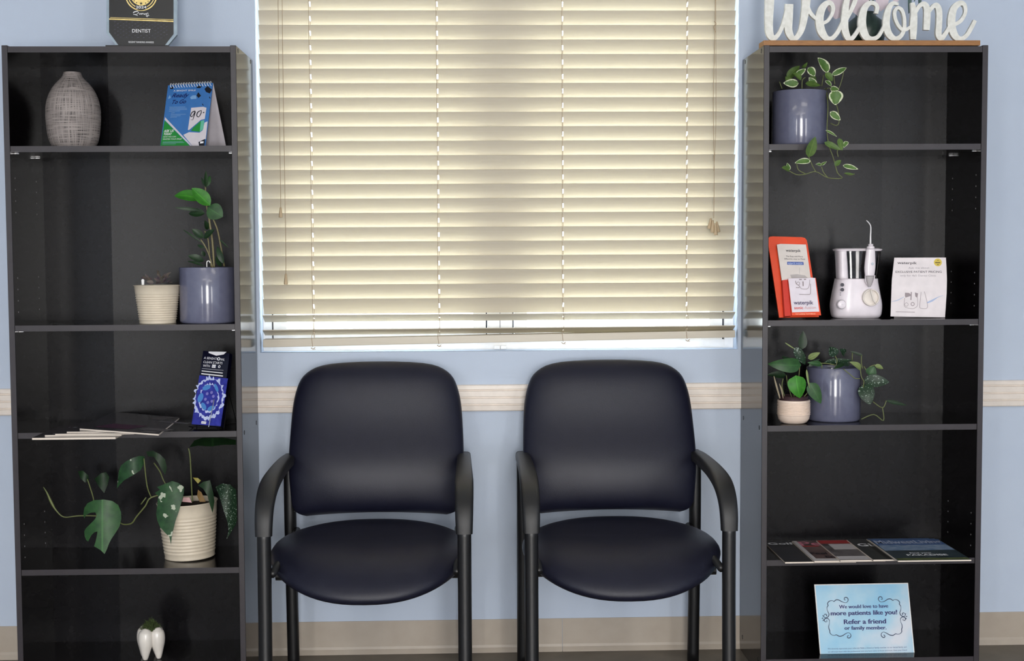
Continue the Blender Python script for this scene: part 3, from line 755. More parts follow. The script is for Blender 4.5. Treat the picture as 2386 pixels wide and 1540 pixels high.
def leaves(t, data, cv, mats, Y, dy=0.03, seed=1, wk=1.0, **kw):
    """data: (base, tip, width px[, mat index[, Y offset]]) in crop pixels through cv"""
    rn = random.Random(seed)
    for d in data:
        (a, b), sc = cv(d[0], d[1]), cv.sc
        mi = d[3] if len(d) > 3 else 0; yo = d[4] if len(d) > 4 else rn.uniform(-dy, dy)
        N = (rn.uniform(-0.5, 0.5), -1, rn.uniform(-0.1, 0.7))
        obj('leaf', leafpx(a, b, d[2]/sc*wk, Y+yo, Y+yo+rn.uniform(-0.02, 0.01), N=N, cup=rn.uniform(0.1, 0.35), bend=rn.uniform(0.0, 0.12), **kw), mats[mi], t, smooth=True)
def CV(ox, oy, sc):
    f = P(ox, oy, sc)
    def g(*p): return f(*p)
    g.sc = sc; return g
def stems(t, data, cv, Y, r=0.0016, mat=STEM, name='stem'):
    for d in data:
        pts = cv(*d[0]); yo = d[1] if len(d) > 1 else 0; rr = d[2] if len(d) > 2 else r
        ys = yo if isinstance(yo, (list, tuple)) else [yo]*len(pts)
        obj(name, tube([at(p[0], p[1], Y+y) for p, y in zip(pts, ys)], rr, 6, 4), mat, t, smooth=True)

# ---- purple leaved plant in the cream ribbed bucket
z = SHZ[1]; bY = -0.236; bx = at(367, 710, bY).x
t = thing('potted_plant', 'cream ribbed bucket pot holding a small purple-leaved plant', 'plant', (bx, bY, z), 'potted plants')
bh = at(367, 664, bY).z-z
bucket(t, (bx, bY, z), 41*mpp(bY), 52*mpp(bY), bh, POTCREAM)
cv = CV(300, 610, 9.63)
leaves(t, [((560, 470), (400, 440), 90), ((700, 430), (560, 370), 80), ((600, 480), (760, 470), 60), ((740, 370), (950, 240), 70), ((760, 440), (930, 330), 60), ((720, 380), (630, 260), 60), ((680, 300), (640, 170), 50), ((480, 430), (370, 270), 70), ((420, 400), (270, 350), 60), ((850, 470), (960, 400), 50), ((720, 470), (840, 420), 60), ((520, 440), (470, 330), 60), ((800, 430), (900, 280), 55), ((640, 420), (720, 300), 70), ((900, 470), (980, 460), 40)], cv, [PURP], bY-0.01, 0.025, 3)
stems(t, [([(690, 480), (730, 390), (790, 310)],), ([(740, 480), (745, 420), (700, 330), (670, 200)],), ([(450, 480), (420, 400), (320, 310)],)], cv, bY-0.02, 0.0012, STEMD)
obj('plant_tag', Card(at(333, 662, bY-0.035), (1, 0, 0), (0, 0, 1)).slab(cv((290, 520), (345, 520), (348, 410), (330, 388), (300, 388), (283, 410)), 0.0008), PAPER, t)

# ---- tall plant in periwinkle pot
PY = -0.215; PR = 64.5*mpp(PY); px_ = at(484.5, 690, PY).x
t = thing('potted_plant', 'periwinkle pot with a tall upright leafy plant on thick stems', 'plant', (px_, PY, z), 'potted plants')
ph = at(484, 623.5, PY-PR).z-z
cylpot(t, (px_, PY, z), PR, ph, POTBLUE)
cv = CV(390, 390, 6.417)
stems(t, [([(700, 1500), (690, 1330), (670, 1080), (640, 880), (620, 720)], 0, 0.0032), ([(620, 740), (590, 600), (575, 420), (570, 300), (578, 120)], 0, 0.002), ([(850, 1480), (790, 1130), (735, 890), (625, 660)], 0.01, 0.0026), ([(680, 1500), (620, 1300), (560, 1170), (500, 1080)], -0.02, 0.002), ([(660, 1500), (630, 1290), (610, 1080), (560, 950)], 0.01, 0.0022)], cv, PY-0.02, 0.002, M('tan_green_stem', (120, 112, 78), 0.5))
leaves(t, [((520, 480), (105, 425), 190, 0), ((640, 570), (365, 310), 215, 0), ((600, 600), (830, 740), 260, 2), ((575, 300), (575, 50), 60, 1), ((570, 290), (510, 150), 45, 1), ((585, 290), (640, 125), 70, 2), ((560, 690), (320, 690), 140, 1), ((500, 640), (110, 600), 55, 1), ((540, 1050), (365, 920), 110, 1), ((545, 1060), (705, 930), 100, 1), ((530, 1130), (235, 930), 35, 1), ((560, 1200), (450, 1160), 50, 1), ((545, 1400), (310, 1320), 110, 1), ((545, 1480), (300, 1405), 40, 1), ((840, 1440), (745, 1180), 90, 1), ((800, 1480), (730, 1330), 80, 1), ((600, 930), (560, 790), 80, 1), ((520, 1250), (560, 1330), 70, 1), ((780, 1080), (910, 1200), 30, 1)], cv, [GR_ZZ, GR_D, GR_M], PY-0.02, 0.02, 5, p=0.85)
obj('plant_tag', Card(at(484, 622, PY-0.055), (1, 0, 0), (0, 0, 1)).stroke(cv((590, 1490), (592, 1410), (625, 1400), (640, 1430)), 1.8, 0, 3, th=0.0008), PAPER, t)

# ---- magazines on the third shelf: laid flat and fanned
COVK = M('glossy_black_cover', (24, 22, 28), 0.22, c2=(52, 46, 52), nscale=22)
def magazine(label, quad, z, th, cover, group, prints=(), pages=None):
    """quad: FL FR BR BL in world xy"""
    c = sum((Vector(q) for q in quad), Vector((0, 0)))/4
    t = thing('magazine', label, 'magazine', (c.x, c.y, z), group)
    def slab(z0, z1, s):
        q = [c+(Vector(p)-c)*s for p in quad]
        V = [Vector((p.x, p.y, z0)) for p in q]+[Vector((p.x, p.y, z1)) for p in q]
        return V, [(4, 5, 6, 7), (3, 2, 1, 0), (0, 1, 5, 4), (1, 2, 6, 5), (2, 3, 7, 6), (3, 0, 4, 7)]
    obj('pages', slab(z+0.0004, z+th-0.0004, 0.995), pages or M('page_edges', (222, 208, 192), 0.7, c2=(236, 226, 214), nscale=300, stretch=(1, 1, 12)), t)
    obj('cover', slab(z+th-0.0004, z+th, 1.0), cover, t)
    obj('back_cover', slab(z, z+0.0004, 1.0), cover, t)
    K = Card(Vector((quad[0][0], quad[0][1], z+th)), Vector((quad[1][0]-quad[0][0], quad[1][1]-quad[0][1], 0)), Vector((quad[3][0]-quad[0][0], quad[3][1]-quad[0][1], 0)))
    w = (Vector(quad[1])-Vector(quad[0])).length; h = (Vector(quad[3])-Vector(quad[0])).length
    for name, mat, fs in prints:
        gs = [f(K, w, h) for f in fs]; obj(name, join(*gs), mat, t)
    return t
def prect(x0, y0, x1, y1, e=0.0003):
    return lambda K, w, h: K.poly([(x0*w, y0*h), (x1*w, y0*h), (x1*w, y1*h), (x0*w, y1*h)], e, px=False)
def ptext(s, x0, x1, y, hh, e=0.0004, bold=0.02):
    def f(K, w, h):
        V, Fc = text_mesh(s, bold); a, b = min(v[0] for v in V), max(v[0] for v in V)
        return [K.pt(w*(x0+(x1-x0)*(v[0]-a)/(b-a)), h*(y+hh*v[1]/0.73), e) for v in V], Fc
    return f
def fanquad(fl, fr, z, depth):
    A, B = atz(*fl, z), atz(*fr, z); A = Vector((A.x, A.y)); B = Vector((B.x, A.y+0.1*(B.y-A.y)))
    d = (B-A).normalized(); n = Vector((-d.y, d.x)); return [A, B, B+n*depth, A+n*depth]
z = SHZ[2]
GREYP = M('grey_print', (92, 88, 90), 0.4); PLUM = M('plum_print', (70, 40, 60), 0.4)
gname = 'fanned magazines on the left bookcase'
specs = [('bottommost dark magazine, poking out furthest over the shelf edge', (74, 1020), (268, 1019), 0.006, 0.255, (prect(.1, .1, .5, .2),)),
         ('dark magazine lying directly on the bottommost magazine', (104, 1013.5), (283, 1012), 0.005, 0.25, (prect(.08, .05, .3, .12), prect(.1, .6, .5, .68))),
         ('dark magazine in the middle of the fanned pile', (128, 1010.5), (308, 1011.5), 0.004, 0.25, (prect(.1, .15, .4, .2), prect(.05, .5, .5, .56))),
         ('dark magazine second from the top of the fanned pile', (155, 1005.5), (337, 1011.5), 0.004, 0.25, (prect(.2, .5, .5, .6), prect(.1, .8, .4, .9)))]
zz = z
for lab, a, b, th, dep, pr_ in specs:
    q = fanquad(a, b, zz+th, dep)
    if lab.startswith('bottommost'): q = [Vector((p.x, p.y)) for p in q]
    magazine(lab, q, zz, th, COVK, gname, [('cover_print', GREYP, pr_)]); zz += th
q = [Vector(atz(u, v, zz+0.005)[:2]) for u, v in ((185, 998), (370, 1011), (418, 973), (265, 959))]
magazine('topmost dark magazine of the fanned pile, turned at an angle', q, zz, 0.005, COVK, gname, [('cover_print', GREYP, (prect(.6, .12, .93, .22), prect(.72, .04, .9, .09), prect(.1, .62, .3, .8), prect(.35, .5, .75, .56))), ('title_print', PLUM, (prect(.05, .1, .5, .3),))])

# ---- brochure easel
K = lean_card(447, 987, -0.235, 513, 993, -0.272, z, 17)
t = thing('brochure_holder', 'thin black wire easel propping up the navy brochure beside the fanned magazines', 'brochure holder', tuple(K.O))
c_ = P(430, 800, 7.33)
a0, a1 = K.px(*c_((120, 1380))[0]), K.px(*c_((600, 1425))[0])
WIRE = M('black_wire', (30, 30, 32), 0.35, metal=0.6)
wl = lambda x, y, e: K.pt(x, y, e)
xr = a1[0]
obj('easel_wire', tube([wl(0.0, 0.16, -0.022), wl(0.0, 0.002, -0.022), wl(0.0, 0.002, 0.016), wl(xr, 0.002, 0.016), wl(xr, 0.002, -0.022), wl(xr, 0.16, -0.022), wl(0.0, 0.16, -0.022)], 0.0014, 6, 0), WIRE, t)
br = wl(xr, 0.11, -0.022); gr = br+Vector((0.008, 0.075, 0)); gr.z = z+0.0015
obj('prop_wire', tube([br, gr, Vector((gr.x-0.035, gr.y-0.03, z+0.0015))], 0.0012, 6, 0), WIRE, t)
obj('highlight_rod', tube([wl(xr*0.72, 0.085, 0.009), wl(xr*0.72, 0.003, 0.0165)], 0.0013, 6, 0), METAL, t, label='bright front wire')  # metal rod added to draw the bright edge highlight
t = thing('brochure', 'dark navy brochure with a swirling blue water ring, on the wire easel', 'brochure', tuple(K.O))
NV = M('brochure_navy', (12, 12, 34), 0.2); BL = M('brochure_blue', (30, 34, 130), 0.2, c2=(52, 58, 168), nscale=60); WTR = M('brochure_foam', (170, 184, 232), 0.3, c2=(214, 222, 245), nscale=200); AQ = M('brochure_brush', (70, 130, 196), 0.3)
obj('sheet', K.slab(c_((320, 125), (770, 170), (612, 1425), (118, 1385)), 0.016, 0), NV, t)
obj('blue_print', K.poly(c_((255, 545), (742, 600), (618, 1415), (122, 1380)), 0.0004), BL, t)
rn = random.Random(4)
def blob(rx0, rx1, ry0, ry1, n, e, cx=420, cy=930):
    V1, V2 = [], []
    for i in range(n):
        a = 2*math.pi*i/n; j = rn.uniform(0.90, 1.12)
        V1.append((cx+rx1*j*math.cos(a)-0.12*(ry1*math.sin(a)), cy+ry1*j*math.sin(a)+0.05*rx1*math.cos(a))); j = rn.uniform(0.92, 1.05)
        V2.append((cx+rx0*j*math.cos(a)-0.12*(ry0*math.sin(a)), cy+ry0*j*math.sin(a)+0.05*rx0*math.cos(a)))
    q = [K.px(*p) for p in c_(*V1, *V2)]
    return [K.pt(a, b, e) for a, b in q], [(i, (i+1) % n, n+(i+1) % n, n+i) for i in range(n)]
obj('foam_print', join(blob(232, 258, 322, 356, 70, 0.0008), blob(152, 163, 228, 238, 50, 0.0008)), WTR, t)
obj('bristle_print', join(*[K.poly(c_(*[(cx+rx*math.cos(a)*math.cos(r_)-ry*math.sin(a)*math.sin(r_), cy+rx*math.cos(a)*math.sin(r_)+ry*math.sin(a)*math.cos(r_)) for a in [2*math.pi*k/12 for k in range(12)]]), 0.0010) for cx, cy, rx, ry, r_ in ((380, 755, 75, 42, -.4), (275, 930, 85, 45, -1.2), (330, 1075, 70, 38, 1.1), (455, 1110, 70, 38, -.5), (545, 760, 75, 28, 1.2))]), AQ, t)
obj('bristle_dots', join(*[K.ring(p, 0, 3.2, 0.0010, 12) for p in c_((390, 860), (465, 840), (360, 955), (400, 1010), (470, 990), (495, 905))]), M('brochure_lilac', (120, 116, 186), 0.4), t)
for g in (K.text('A SENSATI', *c_((330, 265), (555, 285)), 5.6), K.text('NAL', *c_((612, 290), (682, 298)), 5.6), K.text('CLEAN STARTS', *c_((320, 335), (645, 358)), 5.6), K.text('WITH', *c_((312, 398), (430, 408)), 5.6), K.stroke(c_((470, 388), (535, 394)), 6.5, 0.0006, 0), K.stroke(c_((300, 430), (665, 462)), 0.5, 0.0006, 0), K.stroke(c_((295, 470), (655, 508)), 1.7, 0.0006, 0), K.stroke(c_((288, 518), (658, 558)), 2.2, 0.0006, 0), K.stroke(c_((290, 1350), (372, 1358)), 5.0, 0.0012, 0)): obj('lettering', g, INKW, t)
for p_, a_r, b_r in ((c_((585, 265))[0], 1.8, 3.4), (c_((595, 398))[0], 1.5, 2.8)): obj('ring_print', K.ring(p_, a_r, b_r, 0.0006, 20), INKW, t)
obj('corner_banner_print', K.poly(c_((412, 140), (720, 145), (670, 190), (545, 212), (415, 165)), 0.0006), INKW, t)
obj('logo_lettering', join(K.text('Oral-B', *c_((458, 400), (548, 404)), 3.2, 0.0012), K.text('Oral-B', *c_((298, 1362), (365, 1366)), 2.8, 0.0016)), INKN, t)

# ---- vining plant in the cream bucket on the fourth shelf
z = SHZ[3]; bY = atz(438, 1308, z).y+0.062
bY = max(min(bY, -0.14), -0.235)
bx = at(443, 1300, bY).x
t = thing('potted_plant', 'cream ribbed bucket pot with a large-leaved vine sprawling across its shelf', 'plant', (bx, bY, z), 'potted plants')
bh = at(460, 1178, bY-0.07).z-z
bucket(t, (bx, bY, z+0.002), 57*mpp(bY), 69*mpp(bY), bh, POTCREAM, Matrix.Rotation(math.radians(-2.0), 4, 'Y'))
A_, B__ = P(80, 1020, 5.5), P(260, 1010, 4.969)
FYp = bY-0.085
def oleaf(pts, Y, mat, bow=0.012, lean=0.0): obj('leaf', outline(pts, Y, bow, lean), mat, t, smooth=True)
oleaf(A_((890, 790), (1000, 810), (1075, 860), (1110, 950), (1115, 1040), (1090, 1140), (1040, 1220), (985, 1300), (955, 1360), (930, 1430), (900, 1490), (850, 1440), (765, 1390), (785, 1330), (800, 1260), (810, 1200), (770, 1210), (730, 1250), (705, 1300), (690, 1330), (665, 1310), (645, 1260), (640, 1200), (660, 1160), (720, 1100), (780, 1040), (800, 990), (780, 955), (720, 960), (660, 990), (640, 1035), (628, 980), (640, 900), (680, 840), (760, 800), (830, 795)), -0.262, GR_M, 0.02, 0.03)
oleaf(A_((770, 530), (850, 455), (920, 440), (960, 500), (940, 600), (895, 710), (830, 630)), -0.10, GR_D, 0.01)
oleaf(A_((560, 430), (620, 420), (690, 480), (700, 540), (650, 575), (590, 520)), -0.12, GR_D, 0.01)
oleaf(B__((380, 265), (320, 260), (250, 280), (170, 320), (110, 370), (85, 430), (95, 500), (100, 550), (60, 640), (90, 600), (140, 545), (200, 510), (270, 470), (330, 430), (360, 380), (385, 320)), -0.24, GR_B, 0.02, 0.02)
oleaf(B__((400, 210), (480, 200), (560, 240), (620, 300), (640, 400), (620, 480), (580, 420), (540, 340), (490, 270), (420, 260)), -0.16, GR_D, 0.01)
oleaf(B__((600, 590), (700, 550), (770, 570), (840, 620), (835, 700), (810, 790), (780, 900), (740, 1010), (710, 1130), (695, 1200), (688, 1290), (670, 1200), (610, 1140), (560, 1080), (530, 1010), (515, 930), (530, 830), (540, 720), (500, 690), (560, 650), (525, 620)), FYp-0.012, GR_B, 0.012, 0.005)
oleaf(B__((1000, 600), (1060, 560), (1140, 540), (1155, 600), (1180, 700), (1190, 790), (1170, 920), (1130, 800), (1110, 720), (1060, 640)), FYp, GR_D, 0.01)
oleaf(B__((1200, 620), (1280, 580), (1370, 590), (1440, 650), (1450, 800), (1450, 1000), (1440, 1050), (1390, 1130), (1330, 1225), (1355, 1130), (1340, 1020), (1300, 900), (1260, 760), (1230, 680)), bY-0.05, GR_S, 0.02)
oleaf(B__((900, 160), (960, 80), (1050, 50), (1300, 48), (1440, 75), (1440, 130), (1300, 130), (1150, 150), (1000, 140)), bY-0.03, GR_D, 0.01, 0.05)
oleaf(B__((940, 510), (1000, 515), (1035, 545), (1000, 580)), bY-0.03, M('yellowed_leaf', (150, 140, 60), 0.5), 0.005)
oleaf(B__((1000, 650), (1040, 680), (1090, 790), (1020, 790), (990, 720)), bY-0.06, M('brown_dry_leaf', (120, 92, 48), 0.6), 0.005)
cvA, cvB = CV(80, 1020, 5.5), CV(260, 1010, 4.969)
stems(t, [([(930, 800), (700, 700), (460, 740), (390, 840), (290, 960), (230, 1040), (130, 1050), (60, 1000)], [0, -.04, -.06, -.06, -.05, -.04, -.03, -.03], 0.0022),
          ([(375, 290), (410, 600), (460, 740)], [-.07, -.06, -.05]), ([(490, 340), (560, 440), (600, 540), (660, 640)], [.0, -.01, -.02, -.02]), ([(890, 170), (910, 280), (930, 690), (940, 790)], [-.02, -.02, -.01, -.01], 0.002), ([(340, 820), (400, 740)], -.05)], cvB, bY, 0.0018, STEM)
stems(t, [([(1100, 1100), (900, 1020), (770, 1000), (560, 1000), (380, 1015), (280, 930), (220, 830), (160, 700), (115, 630)], 0, [.002, .002, .002, .0018, .0016, .0022, .004, .0022, .0008]), ([(680, 530), (720, 650), (755, 770), (800, 990)], [.04, .03, .02, 0])], cvA, bY-0.06, 0.0018, STEM)
obj('plant_tag', Card(at(445, 1155, bY-0.06), (1, 0, 0), (0, 0, 1)).slab(B__((820, 790), (930, 800), (900, 740), (830, 740)), 0.0008), M('red_white_tag', (190, 150, 150), 0.5), t)

# ---- tooth shaped planter
tY = -0.2; tx = at(352, 1500, tY).x
t = thing('tooth_planter', 'small white ceramic molar-shaped planter stuffed with green moss', 'planter', (tx, tY, ZB))
CER = M('white_glaze', (220, 214, 206), 0.22, coat=0.3)
k = mpp(tY); cvT = P(290, 1420, 12.83)
# a molar: four tapering lobes grown together, each ending in a root
topz = at(352, 1460, tY).z; hT = topz-ZB; wT = 34*k
gs = []
for a in range(4):
    an = math.pi/4+a*math.pi/2+math.radians(20); c, s_ = math.cos(an), math.sin(an)
    prf = [(1.0, .48, .02), (.985, .49, .18), (.95, .51, .30), (.88, .52, .45), (.76, .54, .51), (.62, .56, .51), (.48, .58, .46), (.34, .60, .37), (.2, .62, .28), (.08, .63, .20), (.02, .62, .13), (0.0, .62, .03)]
    gs.append(tube([(tx+c*wT*o_, tY+s_*wT*o_, ZB+hT*h_) for h_, o_, r_ in prf], [wT*r_ for h_, o_, r_ in prf], 22, 4))
gs.append(tube([(tx, tY, ZB+hT*0.5), (tx, tY, ZB+hT*0.9)], wT*0.50, 20, 0))
obj('body', join(*gs), CER, t, smooth=True)
MOSS = M('moss_green', (44, 58, 26), 0.9, c2=(76, 92, 44), nscale=300)
rn = random.Random(9); gs = []
for i in range(700):
    a = rn.uniform(0, 2*math.pi); r = wT*0.6*math.sqrt(rn.random()); b0 = Vector((tx+r*math.cos(a), tY+r*math.sin(a), topz-0.008+0.028*(1-(r/(wT*0.6))**2)*rn.random()))
    d = Vector((rn.uniform(-1, 1), rn.uniform(-1, 1), rn.uniform(0.2, 1.3))).normalized()*rn.uniform(0.006, 0.014)
    gs.append(tube([b0, b0+d], [0.0009, 0.0002], 4, 0))
obj('moss', join(*gs), MOSS, t, kind='stuff')

# ================================================================== RIGHT BOOKCASE, TOP DOWN
# ---- welcome sign
wy = -0.278
w0, w1 = at(1779, 100, wy-0.03), at(2281, 100, wy-0.02)
t = thing('welcome_sign', 'white cut-out script sign reading welcome on a brown wooden base', 'sign', ((w0.x+w1.x)/2, wy, BH))
WOOD = M('brown_wood', (138, 92, 50), 0.5, c2=(166, 116, 62), nscale=14, stretch=(3, 30, 30))
bz = at(2000, 94, wy-0.03).z
obj('base', box(w0.x, w1.x, wy-0.031, wy+0.031, BH-0.0005, bz, 0.0015), WOOD, t)
SIGN = M('speckled_white_paint', (214, 214, 206), 0.6, c2=(232, 232, 226), nscale=90)
K = Card((w0.x, wy-0.006, bz), (1, 0, 0), (0, 0, 1))
c1, c2 = P(1760, 0, 7.953), P(2020, 0, 6.519)
WS = [0]
def letter(strokes):
    gs = []
    for cvt, sc, pts, ws in strokes:
        WS[0] += 1; V, Fc = K.stroke(cvt(*pts), [w/sc for w in ws], (WS[0] % 5)*0.0005, 6, th=0.012)
        V = [Vector((v.x, v.y, max(v.z, bz-0.0005))) for v in V]; gs.append((V, Fc))
    obj('letter', join(*gs), SIGN, t)
a, b = (c1, 7.953), (c2, 6.519)
letter([(*a, [(275, -420), (270, -150), (262, 100), (252, 380), (262, 600), (320, 705), (400, 670), (480, 540), (560, 330), (620, 120)], [150, 170, 165, 150, 140, 110, 80, 70, 90, 110]),
        (*a, [(630, 75), (618, 350), (615, 560), (680, 705), (760, 700), (850, 560), (900, 350), (935, 100), (945, -150), (930, -380)], [150, 150, 140, 110, 90, 110, 130, 150, 165, 130]),
        (*a, [(940, 40), (1000, 200), (1070, 300), (1160, 370)], [70, 70, 65, 55])])
letter([(*a, [(1230, 440), (1340, 385), (1420, 260), (1440, 150), (1400, 65), (1320, 65), (1240, 150), (1190, 300), (1190, 450), (1230, 600), (1320, 715), (1420, 710), (1520, 600), (1610, 420)], [60, 60, 60, 70, 80, 100, 130, 145, 150, 145, 105, 80, 75, 70])])
letter([(*a, [(1800, -380), (1740, -150), (1690, 50), (1665, 250), (1655, 400), (1665, 560), (1720, 705), (1790, 712), (1880, 600), (1960, 450)], [70, 80, 110, 125, 135, 130, 110, 80, 70, 60]), (*a, [(1690, 370), (1790, 160), (1860, -20), (1890, -220), (1820, -380)], [60, 75, 80, 70, 60])])
letter([(*a, [(2240, 250), (2258, 130), (2200, 62), (2110, 62), (2020, 160), (1978, 350), (1985, 520), (2050, 680), (2150, 725), (2270, 680), (2350, 560), (2410, 430)], [72, 72, 72, 90, 120, 145, 150, 130, 90, 70, 60, 60])])
letter([(*b, [(480, 65), (400, 50), (340, 110), (300, 250), (295, 400), (340, 530), (430, 592), (520, 540), (565, 430), (565, 280), (530, 160), (470, 120), (420, 170), (425, 280), (480, 400), (560, 460), (660, 410)], [35, 60, 80, 100, 105, 100, 75, 60, 55, 50, 50, 50, 50, 50, 50, 50, 45])])
letter([(*b, [(690, 40), (712, 200), (705, 400), (700, 600)], [60, 95, 110, 85]), (*b, [(740, 190), (800, 90), (870, 62), (912, 130), (915, 280), (905, 455)], [50, 60, 80, 95, 100, 95]), (*b, [(930, 200), (1000, 105), (1060, 82), (1097, 170), (1097, 350), (1087, 520), (1130, 585), (1200, 500), (1265, 390)], [50, 60, 80, 90, 90, 90, 75, 60, 55])])
letter([(*b, [(1330, 375), (1430, 312), (1495, 190), (1480, 75), (1410, 50), (1320, 130), (1285, 280), (1290, 420), (1340, 550), (1420, 592), (1510, 540), (1580, 430), (1640, 312)], [55, 55, 50, 60, 80, 100, 115, 115, 100, 70, 60, 60, 55])])

# ---- flower vase behind the sign
fy = -0.16; fxc = at(2017, 60, fy).x
t = thing('flower_vase', 'dark green vase of pale pink flowers half hidden behind the welcome sign', 'vase', (fxc, fy, BH-0.003))
DG = M('dark_green_glaze', (30, 48, 44), 0.35, c2=(40, 60, 52), nscale=30)
kf = mpp(fy)
obj('body', lathe([(0.0005, 0), (20*kf, 0), (26*kf, 0.004), (41*kf, 0.035), (46*kf, 0.065), (40*kf, 0.092), (24*kf, 0.108), (22*kf, 0.12), (18*kf, 0.12), (17*kf, 0.1), (0.001, 0.09)], 40, (fxc, fy, BH-0.003)), DG, t, smooth=True)
PINK = M('pale_pink_petal', (200, 186, 196), 0.6, c2=(214, 200, 208), nscale=30)
for a, b, w, yo in (((1975, -60), (1946, 44), 62, -.05), ((2000, -50), (2000, 38), 46, -.055), ((2058, -50), (2052, 26), 32, -.05), ((2070, -60), (2090, 6), 30, -.04), ((1985, -60), (1960, -140), 60, -.02), ((2040, -60), (2060, -150), 60, -.02)):
    obj('petal', leafpx(a, b, w, fy+yo, fy+yo-0.02, N=(0, -1, 0.2), p=1.5, q=0.5, cup=0.1, bend=0.05), PINK, t, smooth=True)
for pts in ([(2020, 5), (2015, -40), (1985, -70)], [(2025, 5), (2035, -40), (2050, -70)], [(2030, 5), (2090, -50), (2117, -10), (2119, 30)], [(2030, 5), (2100, -60), (2135, -20), (2142, 12)]):
    obj('flower_stem', tube([at(u, v, fy-0.02) for u, v in pts], 0.0018, 6, 5), M('dark_flower_stem', (46, 70, 62), 0.6), t, smooth=True)
for a, b, w in (((2118, -20), (2117, 32), 9), ((2140, -30), (2143, 16), 10), ((2128, -30), (2131, 4), 8)):
    obj('leaf', leafpx(a, b, w, fy-0.02, fy-0.02), M('blue_green_leaf', (70, 96, 92), 0.5), t, smooth=True)

# ---- trailing plant in periwinkle pot, top shelf
z = SHZ[0]; PY = -0.205; PR = 63.5*mpp(PY); px_ = at(1863, 270, PY).x
t = thing('potted_plant', 'periwinkle pot with a white-edged vine trailing below the top shelf', 'plant', (px_, PY, z), 'potted plants')
ph = at(1863, 207, PY-PR).z-z
cylpot(t, (px_, PY, z), PR, ph, POTBLUE)
cv = CV(1780, 120, 4.967)
stems(t, [([(700, 430), (800, 420), (860, 440), (920, 250), (900, 205)], [0, 0, 0, -.01, -.01]), ([(690, 440), (760, 560), (840, 620), (870, 800), (840, 855), (770, 830)], [-.02, -.05, -.06, -.07, -.07, -.06]), ([(720, 420), (740, 640), (730, 900), (750, 1080), (800, 1220), (850, 1400), (905, 1465), (740, 1460), (600, 1390), (480, 1420), (380, 1425), (290, 1380)], [-.02, -.09, -.11] + [-.135]*9), ([(380, 1300), (400, 1370), (480, 1415)], -.135), ([(515, 1210), (560, 1320), (600, 1390)], -.135), ([(665, 1330), (690, 1400), (740, 1460)], -.135), ([(830, 1330), (850, 1410)], -.135), ([(930, 1410), (1000, 1430), (1050, 1415)], -.135), ([(860, 1220), (850, 1150), (900, 1110)], -.135), ([(440, 430), (445, 330), (480, 300)], -.02), ([(210, 430), (180, 350)], -.02), ([(820, 380), (815, 280), (900, 200)], -.01), ([(670, 400), (690, 270)], -.02)], cv, PY, 0.0013, STEM)
leaves(t, [((400, 370), (225, 365), 85, 0), ((270, 315), (415, 165), 90, 1), ((370, 275), (485, 200), 62, 0), ((440, 190), (502, 125), 40, 1), ((510, 190), (590, 285), 90, 0), ((480, 370), (655, 392), 75, 1), ((530, 280), (605, 340), 60, 1), ((745, 240), (622, 72), 112, 0, -.03), ((710, 250), (792, 345), 75, 1, -.03), ((715, 335), (780, 405), 55, 0, -.04), ((785, 270), (955, 188), 62, 0, -.03), ((770, 430), (870, 440), 60, 0, -.05), ((830, 445), (826, 620), 145, 0, -.06), ((765, 700), (885, 795), 75, 0, -.07), ((715, 912), (842, 985), 30, 0, -.11), ((700, 1050), (890, 1140), 62, 1, -.135), ((870, 1005), (905, 1145), 62, 1, -.135), ((965, 1040), (925, 1112), 50, 0, -.135), ((515, 1222), (595, 985), 105, 1, -.135), ((540, 1268), (358, 1290), 66, 0, -.135), ((295, 1372), (205, 1345), 70, 1, -.135), ((290, 1372), (268, 1290), 50, 0, -.13), ((662, 1312), (600, 1305), 34, 0, -.135), ((662, 1312), (726, 1274), 28, 0, -.135), ((820, 1322), (892, 1258), 55, 1, -.135), ((915, 1318), (1090, 1362), 52, 0, -.135), ((930, 1408), (1052, 1422), 22, 1, -.135), ((330, 400), (250, 290), 70, 1), ((600, 400), (520, 300), 70, 0), ((430, 330), (330, 250), 70, 1)], cv, [GR_V, GR_O], PY-0.01, 0.03, 8, wk=1.15)

# ---- orange brochure stand
z = SHZ[1]
K = lean_card(1815, 740, -0.262, 1908, 738, -0.256, z, 14)
c_ = P(1780, 540, 7.333)
t = thing('brochure_stand', 'bright orange brochure stand with rounded top corners', 'brochure stand', tuple(K.O))
ORG = M('orange_plastic', (226, 72, 30), 0.35); ORD = M('orange_red_plastic', (200, 44, 26), 0.35)
rc = [(65, 150), (72, 110), (100, 85), (150, 78), (650, 92), (700, 105), (730, 140), (745, 200), (940, 1455), (262, 1466)]
obj('back_plate', K.slab(c_(*rc), 0.006, 0), ORG, t)
D_ = 0.022
q = [K.px(*p) for p in c_((300, 850), (845, 830), (935, 1450), (330, 1462))]
obj('pocket_side', K.slab([K.px(*p) for p in c_((288, 850), (375, 838), (440, 1455), (330, 1464))], D_, D_*0.75, px=False), ORD, t)
obj('pocket_front', K.slab(c_((375, 838), (845, 815), (938, 1452), (440, 1457)), 0.003, D_), ORG, t)
obj('lettering', K.text('THE FLOSSING TOOTHBRUSH', *c_((500, 1442), (842, 1437)), 2.8, D_+0.0006), M('cream_ink', (250, 214, 180), 0.5), t)
t2 = thing('brochure', 'white oral-care leaflet standing taller at the back of the orange stand', 'brochure', tuple(K.O))
obj('sheet', K.slab(c_((205, 236), (265, 222), (700, 234), (782, 812), (290, 852)), 0.005, 0.011), M('cream_card', (214, 206, 200), 0.5), t2)
WPK = 'waterpik'
